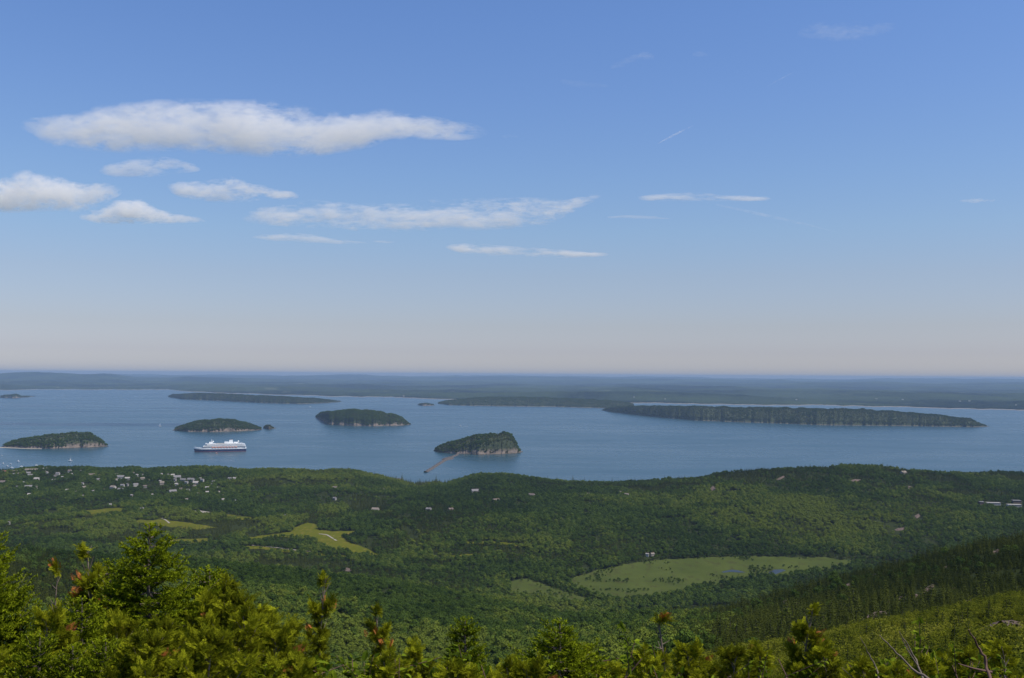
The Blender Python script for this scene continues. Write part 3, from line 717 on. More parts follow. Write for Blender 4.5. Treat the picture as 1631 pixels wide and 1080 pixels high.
# (column, row, width in pixels, wall, roof, label)
W_, G_, T_, R_, B_ = 'white', 'grey', 'tan', 'red', 'brown'
TOWN = [(10, 753, 13, R_, R_), (24, 751, 9, T_, B_), (52, 749, 24, T_, T_), (48, 758, 8, W_, G_), (58, 764, 10, W_, W_), (5, 769, 10, G_, B_), (28, 775, 5, W_, G_), (86, 766, 8, W_, G_), (45, 777, 12, G_, G_), (3, 783, 5, W_, W_), (48, 789, 8, W_, W_), (72, 748, 8, G_, G_), (115, 756, 5, W_, W_), (146, 758, 10, W_, B_), (156, 765, 6, W_, G_), (108, 782, 7, G_, W_), (121, 784, 6, W_, W_), (129, 785, 6, W_, W_), (148, 784, 6, W_, G_), (131, 771, 5, W_, G_), (180, 777, 9, W_, T_), (195, 774, 6, W_, G_), (192, 781, 10, W_, G_), (216, 773, 8, W_, G_), (192, 761, 12, W_, G_), (203, 763, 8, G_, W_), (227, 763, 7, T_, T_), (236, 765, 5, W_, T_), (258, 770, 7, T_, T_), (256, 766, 6, T_, W_), (282, 761, 12, W_, G_), (292, 764, 9, W_, G_), (304, 765, 12, G_, G_), (312, 770, 9, W_, W_), (310, 775, 6, W_, T_), (297, 769, 6, W_, G_), (275, 783, 12, T_, G_), (288, 778, 5, W_, B_), (330, 778, 6, W_, W_), (348, 778, 5, W_, W_), (330, 785, 5, W_, W_), (366, 763, 6, W_, G_), (374, 763, 7, W_, W_), (316, 787, 8, T_, T_), (355, 797, 4, W_, W_), (376, 799, 4, W_, W_), (210, 790, 5, T_, W_), (242, 789, 4, W_, W_), (176, 805, 5, W_, W_), (226, 812, 6, G_, G_), (92, 755, 6, W_, G_), (100, 761, 5, G_, W_), (165, 750, 6, G_, B_), (128, 750, 5, W_, G_), (268, 756, 5, W_, W_), (340, 768, 5, G_, G_)]
_rt = np.random.default_rng(23); TOWN0 = len(TOWN)
for cx_, cy_, sx_, sy_, nn_ in ((60, 757, 50, 7, 16), (200, 768, 26, 8, 12), (295, 768, 26, 7, 14), (130, 778, 30, 8, 6), (345, 790, 25, 10, 4), (20, 752, 25, 4, 6)):
    for _ in range(nn_):
        x_, y_ = cx_ + sx_ * _rt.normal(), cy_ + sy_ * _rt.normal()
        if 2 < x_ < 385 and 749 < y_ < 812 and all(abs(x_ - q[0]) > 0.5 * (q[2] + 5) or abs(y_ - q[1]) > 3 for q in TOWN): TOWN.append((x_, y_, 3.2 + 3.4 * _rt.random(), [W_, G_, T_, W_][_rt.integers(4)], [G_, B_, W_, T_, G_][_rt.integers(5)]))
LONE = [(455, 823, 6, W_, G_, 'small white house with a pale yard in the woods above the largest meadow'), (533, 795, 6, G_, G_, 'grey roofed house alone in the woods below the shore spruces'), (608, 781, 9, G_, G_, 'grey house in the woods, nearest to the brown shore ledge'),
        (533, 778, 10, T_, B_, 'low tan house with a brown roof below the shore trees'), (598, 813, 12, T_, T_, 'long low tan house in the woods right of the meadows'), (757, 782, 13, G_, G_, 'wide grey house among trees below the breakwater'), (790, 797, 13, W_, B_, 'white house with a dull brown roof on the wooded rise'),
        (718, 811, 9, B_, B_, 'brown house with steep gables in the middle of the woods'), (683, 811, 9, G_, G_, 'grey house left of the brown gabled one'), (847, 790, 11, T_, B_, 'tan hip roofed house alone on the wooded hill'), (921, 790, 9, G_, G_, 'smaller grey wing house beside the large grey house on the hill'),
        (934, 790, 14, G_, G_, 'large dark grey house with a steep roof on the wooded hill'), (990, 786, 9, T_, B_, 'brown roofed house right of the large grey one'), (998, 789, 8, T_, T_, 'tan low house touching the brown roofed one'), (1022, 784, 5, W_, W_, 'tiny white house at the right end of the hill houses'),
        (1439, 754, 10, T_, T_, 'tan house on the skyline of the wooded hill by the water'), (1031, 885, 5, W_, W_, 'bright white shed at the back edge of the marsh'), (1039, 885, 6, T_, T_, 'tan shed just right of the bright white one by the marsh'), (14, 834, 4, W_, W_, 'tiny white house alone in the dark woods at the left edge')]
FLAT = [(1582, 803, 20, 5.5, 'long white building with a dark band of windows at the right edge'), (1615, 806, 20, 5.5, 'nearer white flat roofed building at the right edge'), (1563, 802.5, 6, 7.5, 'small dark square building left of the long white ones'), (1619, 800, 12, 6.5, 'dark roofed building behind the nearer white flat roofed one')]
ROCKS = [([(1366, 990), (1378, 984), (1392, 978), (1406, 972), (1414, 972), (1404, 979), (1388, 986), (1374, 990)], 'longest slanting ledge of pink granite in the spruces of the spur'),
         ([(1467, 943), (1478, 935), (1488, 931), (1488, 936), (1478, 943), (1470, 946)], 'pink granite ledge in the middle of the dark spur'),
         ([(1454, 951), (1459, 947), (1463, 949), (1458, 953)], 'small tan ledge just below the pink one on the dark spur'),
         ([(1528, 960), (1545, 956), (1562, 955), (1560, 958), (1545, 961), (1532, 963)], 'thin flat ledge near the foot of the dark spur'),
         ([(1342, 935), (1350, 931), (1360, 929), (1359, 932), (1348, 937)], 'pale small ledge at the left end of the dark spur'),
         ([(1583, 879), (1590, 875), (1594, 876), (1588, 881)], 'little pale ledge high on the dark spur'),
         ([(1621, 860), (1627, 857), (1631, 858), (1630, 862), (1625, 863)], 'pale ledge at the top of the spur on the right edge'),
         ([(1549, 896), (1556, 891), (1562, 890), (1556, 896)], 'brownish ledge between spruces in the upper spur'),
         ([(66, 878), (70, 873), (75, 874), (73, 879)], 'pale bare rock in the dark woods behind the left firs'),
         ([(1424, 844), (1430, 841), (1442, 840), (1446, 843), (1438, 845), (1428, 846)], 'bare brown ledges among pines on the far side of the marsh'),
         ([(1456, 822), (1463, 818), (1466, 822), (1460, 826)], 'small pinkish rock on the wooded hill above the marsh'),
         ([(1236, 764), (1242, 760.5), (1250, 758), (1249, 760.5), (1242, 764)], 'bare pink rock on the wooded hill by the water'),
         ([(1352, 766), (1362, 763), (1372, 764), (1362, 768)], 'pale rock patch right below the hilltop by the water'),
         ([(1440, 778), (1448, 774), (1456, 776), (1448, 780)], 'orange tinted rock patch below the tan skyline house'),
         ([(1128, 779), (1136, 774), (1142, 779), (1134, 782)], 'reddish bare ledge on the wooded slope right of the hill houses'),
         ([(545, 908), (552, 904), (562, 907), (556, 911)], 'pale gravel bank in the woods below the largest meadow'),
         ([(1552, 1012), (1572, 1000), (1600, 989), (1629, 984), (1632, 998), (1612, 1009), (1590, 1014), (1565, 1017)], 'largest and nearest slab of grey pink granite in the scrub')]
_rr = np.random.default_rng(31)
for _ in range(16):
    x_ = 1230 + 390 * _rr.random(); lo_, hi_ = np.interp(x_, [1220, 1350, 1500, 1631], [958, 925, 888, 866]), np.interp(x_, [1220, 1350, 1500, 1631], [1005, 995, 968, 945]); y_ = lo_ + (hi_ - lo_) * _rr.random(); w_ = 3 + 5 * _rr.random()
    ROCKS.append(([(x_ - w_, y_ + w_ * 0.35), (x_ - 0.2 * w_, y_ - 0.2 * w_), (x_ + w_, y_ - w_ * 0.45), (x_ + 0.5 * w_, y_ + 0.15 * w_), (x_, y_ + 0.4 * w_)], 'small pale granite patch among the spruces of the spur'))
def _site(px_, py_, rad, fwd):
    h = ground_hit(px_, py_)[0]; SITES.append((h[0], h[1], rad, fwd)); return h
TOWN_AT = [_site(p[0], p[1] + 1.5, p[2] * 0.85 + 1, 19) for p in TOWN]
LONE_AT = [_site(p[0], p[1] + 1.5, p[2] * 0.85 + 1, 22) for p in LONE]
FLAT_AT = [_site(p[0], p[1] + 1.0, p[2] * 1.0 + 4, 60) for p in FLAT]
ROCK_AT = []
for pl, lb in ROCKS:
    n_ = len(pl); q = np.array([np.array(pl[k]) * (1 - f) + np.array(pl[(k + 1) % n_]) * f for k in range(n_) for f in (0, 0.25, 0.5, 0.75)])
    E = ground_hit(q[:, 0], q[:, 1]); md_ = np.median(E[:, 1]); far_ = np.abs(E[:, 1] - md_) > max(10.0, 0.06 * md_)
    if far_.any(): E[far_] = at_depth(q[far_, 0], q[far_, 1], md_); E[:, 2] = zg(E[:, 0], E[:, 1])
    ROCK_AT.append(E); c_ = E.mean(0); L_ = math.hypot(c_[0], c_[1])
    CLEAR.append((E[:, :2], 1.0)); rw = (E[:, 0].max() - E[:, 0].min()) / 2
    SITES.append((c_[0], c_[1], rw * 0.6, (np.hypot(E[:, 0] - c_[0], E[:, 1] - c_[1]).max()) + (4 if L_ < 1300 else 12) if L_ > 260 else 26))
for E in ROCK_AT:
    b = np.where(inside_ground(X, Y, E[:, :2]))[0]; keep[b] = False
# bare or pale yards and tracks in the town woods
for pl, lb in (([(300, 816), (316, 813), (330, 815), (345, 819), (343, 822), (322, 819)], 'pale parking yard among trees below the town'), ([(333, 785), (345, 782), (356, 783), (350, 786), (338, 787)], 'pale lot beside the lower town houses'), ([(1550, 806), (1575, 806), (1630, 810), (1632, 812), (1600, 811), (1560, 808)], 'pale drive in front of the white buildings at the right edge')):
    CLEAR.append((patch('yard', pl, M_ROAD, 0.8, lb, wob=1.0), 1.0)); b = np.where(inside_ground(X, Y, CLEAR[-1][0]))[0]; keep[b] = False

# spots kept free for houses and ledges
for (sx, sy, sr, sf) in SITES:
    dx = X - sx; dy = Y - sy; L = math.hypot(sx, sy); al = -(dx * sx + dy * sy) / L; ac = (dx * sy - dy * sx) / L
    keep &= ~((np.abs(ac) < sr) & (al < sf) & (al > -sr))
X, Y, Z, px, py, EXTRA = X[keep], Y[keep], Z[keep], px[keep], py[keep], EXTRA[keep]
m = len(X)
n1 = fbm(X / 210.0, Y / 210.0, 41, 4); n2 = fbm(X / 70.0, Y / 70.0, 43, 3); n3 = fbm(X / 600.0, Y / 600.0, 47, 3); rr = r.random(m)
mar = inside_ground(X, Y, mE)
wob = 90 * (n1 - 0.5) + 60 * (n2 - 0.5)
def zone(x0, x1, y0, y1, sx=60, sy=160):     # soft edged part of the woods, by view column and distance
    q = px + wob; d = Y + 3 * wob
    return sstep(x0 - sx, x0 + sx, q) * (1 - sstep(x1 - sx, x1 + sx, q)) * sstep(y0 - sy, y0 + sy, d) * (1 - sstep(y1 - sy, y1 + sy, d))
sho = sstep(-2, 12, 24 - Z) * sstep(2900, 3200, Y)
ridge = sstep(1030, 1200, px + wob * 0.5) * (Y < 1300)
brightslope = zone(280, 1120, 0, 1380)
hilltop = zone(800, 1580, 2080, 2760)
vale = zone(-400, 760, 1650, 2900)
foothill = zone(-400, 120, 850, 1500)
psp = 0.18 + (n1 - 0.5) * 1.6 + (n2 - 0.5) * 1.0 + 0.40 * sho + ridge * 0.85 + foothill * 0.35 + 0.2 * vale - 0.30 * hilltop + 0.3 * zone(1000, 2000, 2900, 4000) - 0.35 * brightslope
stand = sstep(0.46, 0.54, fbm(X / 95.0, Y / 130.0, 53, 3)) - 0.5; stand2 = sstep(0.47, 0.53, fbm(X / 260.0 + 9, Y / 330.0, 59, 3)) - 0.5
spruce = (rr < psp - 0.55 * stand * (Y > 1300)) | EXTRA
tint = 0.40 + (n3 - 0.5) * 1.3 + (n1 - 0.5) * 1.1 + 0.6 * (r.random(m) - 0.5) + 0.28 * stand + 0.22 * stand2 + 0.16 * hilltop + 0.03 * brightslope + 0.10 * ridge - 0.06 * vale
tint = np.clip(tint, 0, 1)
kind = np.where(spruce, NP, NB) + r.integers(0, 3, m)
sc = scl3(m, 0.58, 1.25, r) * (1.0 + 0.22 * stand)[:, None]
small = ridge * (Y < 1250); sc *= ((1 - 0.35 * small) * np.where((small > 0.5) & (r.random(m) < 0.12), 1.45, 1.0))[:, None]
sc[mar | inside_ground(X, Y, mF)] *= 0.5; Zt = Z - 0.5
sc[spruce] *= np.where(r.random(spruce.sum()) < 0.08, 1.40, 1.0)[:, None]
sc *= (1 - 0.22 * sho)[:, None]; spire = (sho > 0.3) & spruce & (r.random(m) < 0.42); sc[spire] *= np.array([1.0, 1.0, 1.0]) * (1.3 + 0.8 * r.random(spire.sum()))[:, None]
rot = r.random(m) * 6.28
sel_r = (ridge > 0.5) & (Y < 1300)
sel_n = (Y < 1420) & ~sel_r
sel_f = ~sel_r & ~sel_n
P = np.stack([X, Y, Zt], 1)
gapn = fbm(X / 38.0, Y / 60.0, 71, 3); thin_ = (gapn < 0.33) & ~EXTRA & (Y > 420) & (r.random(m) < 0.8)      # openings in the canopy
X, Y, P, px, py, kind, rot, sc, tint, spruce, sel_r, sel_n, sel_f = [v_[~thin_] for v_ in (X, Y, P, px, py, kind, rot, sc, tint, spruce, sel_r, sel_n, sel_f)]; m = len(X)

# the line of dark trees that cuts the marsh
hp = np.array([(836, 917), (850, 924), (880, 934), (910, 943), (940, 953), (968, 964)], float)
hE = ground_hit(*np.stack([np.interp(np.linspace(0, 5, 130), np.arange(6), hp[:, c]) for c in (0, 1)]))
hE = np.concatenate([hE + np.stack([r.normal(size=130) * 2.5, r.normal(size=130) * 7, np.zeros(130)], 1) for _ in range(3)]); hE[:, 2] = zg(hE[:, 0], hE[:, 1]) - 0.4
hn = len(hE); hs = scl3(hn, 0.45, 0.75, r); hk = np.where(r.random(hn) < 0.55, NP, NB) + r.integers(0, 3, hn)
P = np.concatenate([P, hE]); kind = np.concatenate([kind, hk]); rot = np.concatenate([rot, r.random(hn) * 6.28]); sc = np.concatenate([sc, hs]); tint = np.concatenate([tint, 0.15 + 0.2 * r.random(hn)])
spruce = np.concatenate([spruce, hk >= NP]); sel_r = np.concatenate([sel_r, np.zeros(hn, bool)]); sel_n = np.concatenate([sel_n, np.zeros(hn, bool)]); sel_f = np.concatenate([sel_f, np.ones(hn, bool)])
px = np.concatenate([px, np.full(hn, -99.0)]); py = np.concatenate([py, np.full(hn, -99.0)]); Y = np.concatenate([Y, hE[:, 1]]); m += hn

# the trees that show largest stand on their own; the rest of each wood is one mass
size = 9.0 * sc[:, 2] / Y
vis = (px > 5) & (px < 1626) & (py < 1075) & ((px > 1130) | ((py < 985) & (px > 560)))
ordr = np.argsort(-np.where(vis, size, 0)); indiv = np.zeros(m, bool)
quota = {True: 150, False: 150}
for i in ordr:
    s = bool(spruce[i])
    if quota[s] > 0: indiv[i] = True; quota[s] -= 1
    if quota[True] <= 0 and quota[False] <= 0: break
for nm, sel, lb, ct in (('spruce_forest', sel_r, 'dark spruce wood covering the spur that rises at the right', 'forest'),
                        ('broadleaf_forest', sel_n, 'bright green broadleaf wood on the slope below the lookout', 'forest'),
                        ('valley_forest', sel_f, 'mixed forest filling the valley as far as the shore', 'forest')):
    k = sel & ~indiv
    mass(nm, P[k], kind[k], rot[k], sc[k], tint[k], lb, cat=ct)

def plant(key, name, loc, rz, s, tv, label, cat, group):
    c, tk = PROTO[key]
    o = empty(name, loc, rz); o.scale = s
    a = link('crown', c, o); a['tint'] = float(tv); link('trunk', tk, o)
    return tag(o, label, cat, group)
for i in np.where(indiv)[0]:
    right = px[i] > 1130
    if spruce[i]:
        plant('spruce_tree_%d' % (kind[i] - NP), 'spruce_tree', P[i], rot[i], sc[i], tint[i],
              'dark spruce near the bottom of the spur at the right' if right else 'dark spruce among bright broadleaf trees on the near slope', 'tree', 'spruces standing out on the near slopes')
    else:
        plant('broadleaf_tree_%d' % (kind[i] - NB), 'broadleaf_tree', P[i], rot[i], sc[i], tint[i],
              'green broadleaf tree among dark spruces on the spur at the right' if right else 'bright green broadleaf tree on the slope below the lookout', 'tree', 'broadleaf trees standing out on the near slopes')

# the scrub on the shoulder at the right
r2 = np.random.default_rng(17)
X, Y = jitter(-60, 300, 34, 335, 1.35, r2)
pz = zg(X, Y); q = project(np.stack([X, Y, pz], -1))
ok = (q[:, 0] > 640 + 260 * (r2.random(len(X)))) & (np.abs(X) < 0.80 * Y + 4)
for (sx, sy, sr, sf) in SITES:
    dx = X - sx; dy = Y - sy; L = math.hypot(sx, sy); al = -(dx * sx + dy * sy) / L; ac = (dx * sy - dy * sx) / L
    ok &= ~((np.abs(ac) < sr) & (al < sf) & (al > -sr))
X, Y, pz, q = X[ok], Y[ok], pz[ok], q[ok]; m = len(X)
na = fbm(X / 14.0, Y / 14.0, 91, 4); nb_ = fbm(X / 40.0, Y / 40.0, 92, 3)
gap = na > 0.38 - 0.1 * r2.random(m); X, Y, pz, q, na, nb_ = X[gap], Y[gap], pz[gap], q[gap], na[gap], nb_[gap]; m = len(X)
tv = np.clip(0.42 + (na - 0.5) * 1.2 + (nb_ - 0.5) * 0.8 + 0.5 * (r2.random(m) - 0.5), 0, 1)
ky = r2.integers(0, 3, m); sc = scl3(m, 0.45, 1.5, r2) * (0.75 + 0.7 * (nb_ - 0.2))[:, None]; rot = r2.random(m) * 6.28
conif = r2.random(m) < 0.035 + 0.16 * (nb_ > 0.56)
P = np.stack([X, Y, pz - 0.1], 1)
size = sc[:, 2] / Y; vis = (q[:, 0] > 900) & (q[:, 0] < 1626) & (q[:, 1] < 1070)
big = np.zeros(m, bool)
big[np.argsort(-np.where(vis & ~conif, size, 0))[:240]] = True
bigc = np.zeros(m, bool); bigc[np.argsort(-np.where(vis & conif, size, 0))[:60]] = True
k = ~big & ~bigc
kk = np.where(conif, NP + ky, NS + ky); s2 = np.where(conif[:, None], sc * np.array([0.32, 0.32, 0.30]), sc)
mass('scrub', P[k], kk[k], rot[k], s2[k], tv[k], 'low yellow green scrub covering the shoulder at the lower right', cat='scrub')
for i in np.where(big)[0]:
    plant('shrub_%d' % ky[i], 'shrub', P[i], rot[i], s2[i], tv[i], 'low yellow green bush on the near shoulder at the lower right', 'shrub', 'bushes on the near shoulder')
for i in np.where(bigc)[0]:
    plant('spruce_tree_%d' % ky[i], 'young_spruce', P[i], rot[i], s2[i], tv[i] * 0.6, 'small dark young spruce standing in the yellow green scrub', 'tree', 'young spruces in the scrub')

# ----------------------------------------------------------------------------
# houses
# ----------------------------------------------------------------------------
HC = {'white': plain('white_clapboard', (0.42, 0.395, 0.35), 0.8, 0.05), 'grey': plain('grey_shingle', (0.24, 0.225, 0.205), 0.85, 0.15), 'tan': plain('tan_clapboard', (0.25, 0.222, 0.18), 0.8, 0.1), 'red': plain('red_siding', (0.36, 0.085, 0.055), 0.8, 0.15), 'brown': plain('brown_shingle', (0.20, 0.13, 0.09), 0.85, 0.2)}
RC = {'white': plain('pale_metal_roof', (0.30, 0.275, 0.245), 0.9, 0.06), 'grey': plain('slate_roof', (0.165, 0.155, 0.15), 0.9, 0.2), 'tan': plain('tan_roof', (0.20, 0.165, 0.13), 0.85, 0.15), 'red': plain('red_roof', (0.33, 0.12, 0.09), 0.85, 0.15), 'brown': plain('brown_roof', (0.135, 0.105, 0.085), 0.85, 0.2)}
M_GLASS = plain('dark_window_glass', (0.03, 0.035, 0.045), 0.15, 0.2)
M_BRICK = plain('chimney_brick', (0.25, 0.11, 0.08), 0.9, 0.2)

def house(P, w, wall, roof, label, group=None, seed=0):
    r = np.random.default_rng(seed); d = min(15.0, w * (0.55 + 0.25 * r.random())); h = 3.2 + 2.6 * (r.random() > 0.35); pr = d * (0.36 if w < 30 else 0.2); rz = (r.random() - 0.5) * (1.3 if w < 30 else 0.2)
    o = empty('house', (P[0], P[1], P[2]), rz); tag(o, label, 'house', group)
    b = MB(); x, y = w / 2, d / 2
    V = [(-x, -y, -2), (x, -y, -2), (x, y, -2), (-x, y, -2), (-x, -y, h), (x, -y, h), (x, y, h), (-x, y, h), (-x, 0, h + pr), (x, 0, h + pr)]
    b.add(V, [(0, 1, 5, 4), (2, 3, 7, 6)]); b.add(V, [(1, 2, 6, 9, 5)]); b.add(V, [(3, 0, 4, 8, 7)])
    wl = b.build('wall', HC[wall], o)
    rf = MB(); e = 0.45; k = pr / y
    for s in (-1, 1):
        A = [(-x - e, s * (y + e), h - e * k + 0.05), (x + e, s * (y + e), h - e * k + 0.05), (x + e, 0, h + pr + 0.05), (-x - e, 0, h + pr + 0.05)]
        A2 = [(a_, b_, c_ + 0.25) for a_, b_, c_ in A]; f = [(0, 1, 2, 3), (7, 6, 5, 4), (0, 4, 5, 1), (1, 5, 6, 2), (2, 6, 7, 3), (3, 7, 4, 0)]
        rf.add(A + A2, f if s > 0 else [q[::-1] for q in f])
    ro = rf.build('roof', RC[roof], o)
    MB().box((w * 0.22, 0.0, h + pr + 0.5), (0.9, 0.9, 2.2)).build('chimney', M_BRICK, ro)
    if w > 9:
        for q in np.arange(-x + 1.6, x - 1.2, 2.8):
            MB().box((q, -y - 0.02, h * 0.5), (1.1, 0.08, 1.4)).build('window', M_GLASS, o)
        MB().box((0.3, -y - 0.03, 1.0), (1.1, 0.1, 2.1)).build('door', HC['brown' if wall != 'brown' else 'white'], o)
    return o
SHADE = {'white': 'white', 'grey': 'grey', 'tan': 'tan', 'red': 'red', 'brown': 'brown'}
for k, ((x_, y_, w_, wa, rf_), P_) in enumerate(zip(TOWN, TOWN_AT)):
    wm = max(7.0, w_ * P_[1] / F * 0.92)
    if (round(x_), round(y_)) == (10, 753) and k < TOWN0: lb, gr = 'red building at the left edge of the harbour town', None
    elif (round(x_), round(y_)) == (52, 749) and k < TOWN0: lb, gr = 'longest tan building of the town, close to the harbour', None
    else:
        where = 'in the left part of the harbour town' if x_ < 165 else ('in the middle of the harbour town' if x_ < 245 else 'in the right part of the harbour town')
        lb = '%s house with a %s roof %s' % (SHADE[wa], {'white': 'pale', 'grey': 'grey', 'tan': 'tan', 'red': 'red', 'brown': 'brown'}[rf_], where); gr = 'houses of the harbour town'
    house(P_, wm, wa, rf_, lb, gr, 300 + k)
for k, ((x_, y_, w_, wa, rf_, lb), P_) in enumerate(zip(LONE, LONE_AT)):
    house(P_, max(6.0, w_ * P_[1] / F * 0.92), wa, rf_, lb, 'houses scattered in the woods', 400 + k)
for k, ((x_, y_, w_, h_, lb), P_) in enumerate(zip(FLAT, FLAT_AT)):
    dark = k >= 2; w = w_ * P_[1] / F; d = 14.0
    o = empty('flat_roofed_building', tuple(P_), -0.12); tag(o, lb, 'building', 'flat roofed buildings at the right edge')
    MB().box((0, 0, h_ / 2 - 1), (w, d, h_ + 2)).build('wall', HC['brown' if dark else 'white'], o)
    MB().box((0, 0, h_ + 0.32), (w + 1.2, d + 1.2, 0.6)).build('roof', RC['grey' if dark else 'white'], o)
    MB().box((0, -d / 2 - 0.03, h_ * 0.55), (w * 0.9, 0.1, 1.5)).build('window_band', M_GLASS, o)
# buildings on the far coast and out on the islands, a pixel or two each
FARH = [(643, 631.5, 5, 'white house on the far shore seen between the islands'), (1268, 637, 4, 'white house in the woods across the channel, left of the pair'), (1437, 637, 4, 'brightest white house across the channel'), (1396, 636, 6, 'low pale building across the channel'), (1528, 639, 6, 'pale building left of its twin across the channel'), (1545, 639, 6, 'pale building right of its twin across the channel'), (1618, 646, 4, 'tall pale building on the far shore at the right edge'), (1060, 635.5, 4, 'pale house above the narrow inlet'), (967, 639, 4, 'pale house on the coast behind the peninsula'), (1010, 633, 3, 'pale speck of a house on the coast left of the inlet'), (92, 617, 4, 'pale house on the far shore at the left')]
for k, (x_, y_, w_, lb) in enumerate(FARH):
    d_ = ray(x_, y_); j_ = np.argmin(np.abs(ft - d_[0] / d_[1])); col = project(np.stack([CX[:, j_], CY[:, j_], CZ[:, j_]], -1))
    i_ = np.argmin(np.abs(col[:, 1] - y_)); P_ = (CX[i_, j_], CY[i_, j_], CZ[i_, j_] + 1.0)
    house(P_, w_ * P_[1] / F * 0.55, 'white', 'white', lb, 'houses on the far coast', 500 + k)

# ----------------------------------------------------------------------------
# ledges of bare rock
# ----------------------------------------------------------------------------
def mat_ledge():
    t = NT('weathered_granite'); p = t.pos()
    a = t.noise(p, 0.35, 6, 0.65); b = t.noise(t.mapping(p, (1, 1, 3)), 1.4, 5, 0.6)
    c = t.mix(a, (0.055, 0.042, 0.037), (0.20, 0.145, 0.118)); c = t.mix(t.ramp(b, [(0.5, 0.0), (0.66, 0.7)]), c, (0.06, 0.055, 0.05))
    return t.surf(t.principled(Base_Color=c, Roughness=0.9, dull=True, Normal=t.bump(b, 0.7, 0.6)))
M_LEDGE = mat_ledge()
for (pl, lb), E in zip(ROCKS, ROCK_AT):
    c = E.mean(0); ext = np.hypot(*(E[:, :2] - c[:2]).T).max(); h = 1.3 if lb.startswith('largest and nearest') else float(np.clip(ext * 0.05, 0.3, 1.3)); rows = []
    for f in np.linspace(0, 1, 14):
        Q = c + (E - c) * (f * (1 + 0.12 * (fbm(np.arange(len(E)) / 2.0, np.zeros(len(E)), 4) - 0.5)))[:, None]
        Q[:, 2] = zg(Q[:, 0], Q[:, 1]) + h * (1 - f ** 2) + h * (0.45 if h == 1.3 else 2.6) * (fbm(Q[:, 0] / (ext * 0.22), Q[:, 1] / (ext * 0.22), 77, 4) - 0.5) * (1 - f ** 2) - (0.4 if f > 0.99 else 0) + 0.25
        rows.append(np.vstack([Q, Q[:1]]))
    tag(MB().sheet(np.array(rows)).build('rock_ledge', M_LEDGE), lb, 'rock', 'bare ledges in the woods and scrub')

# brown shore ledge below the spruces, in front of the water
E = at_z(np.array([622, 630, 640, 646, 640, 628]), np.array([764, 762.5, 762.5, 766, 767, 767.5]), 3.0); E = np.array([E[k] * (1 - f) + E[(k + 1) % 6] * f for k in range(6) for f in (0, 0.5)]); c = E.mean(0); rows = []
for f in np.linspace(0, 1, 8):
    Q = c + (E - c) * f; Q[:, 2] = 7 * (1 - f ** 4) + 7 * (fbm(Q[:, 0] / 12, Q[:, 1] / 12, 8) - 0.5) - 2 * (f > 0.99); rows.append(np.vstack([Q, Q[:1]]))
tag(MB().sheet(np.array(rows)).build('shore_cliff', M_SHORE), 'brown rocky shore cliff beside the dark shore spruces', 'rock')

# ----------------------------------------------------------------------------
# the breakwater: a bar of dumped stone
# ----------------------------------------------------------------------------
bw = at_z(np.array([678, 690, 700, 709, 714, 720, 729]), np.array([752.5, 745, 738.5, 733.0, 730.5, 728.2, 724.5])); sN = np.linspace(0, 6, 150)
cl = np.stack([np.interp(sN, np.arange(7), bw[:, c]) for c in range(3)], 1); T = np.gradient(cl, axis=0); T /= np.linalg.norm(T, axis=1)[:, None]; Nn = np.stack([-T[:, 1], T[:, 0], 0 * T[:, 0]], 1)
wd = np.interp(sN, [0, 3, 3.6, 4.2, 4.8, 6], [7.5, 8.5, 24, 22, 7, 6]); rb = np.random.default_rng(5); rows = []
for k, (o_, h_) in enumerate([(-1.3, -1.0), (-1.0, 1.0), (-0.55, 4.6), (-0.2, 5.6), (0.2, 5.6), (0.55, 4.6), (1.0, 1.0), (1.3, -1.0)]):
    Q = cl + Nn * (wd * o_ + rb.normal(size=150) * 0.8)[:, None]; Q[:, 2] = h_ + rb.normal(size=150) * (0.7 if abs(o_) < 1.2 else 0.0); rows.append(Q)
M_STONE = plain('breakwater_stone', (0.075, 0.062, 0.053), 0.95, 0.55, 0.25)
tag(MB().sheet(np.array(rows)).build('breakwater', M_STONE), 'long straight stone breakwater with a wide knee, pointing from the cliffed island', 'breakwater')

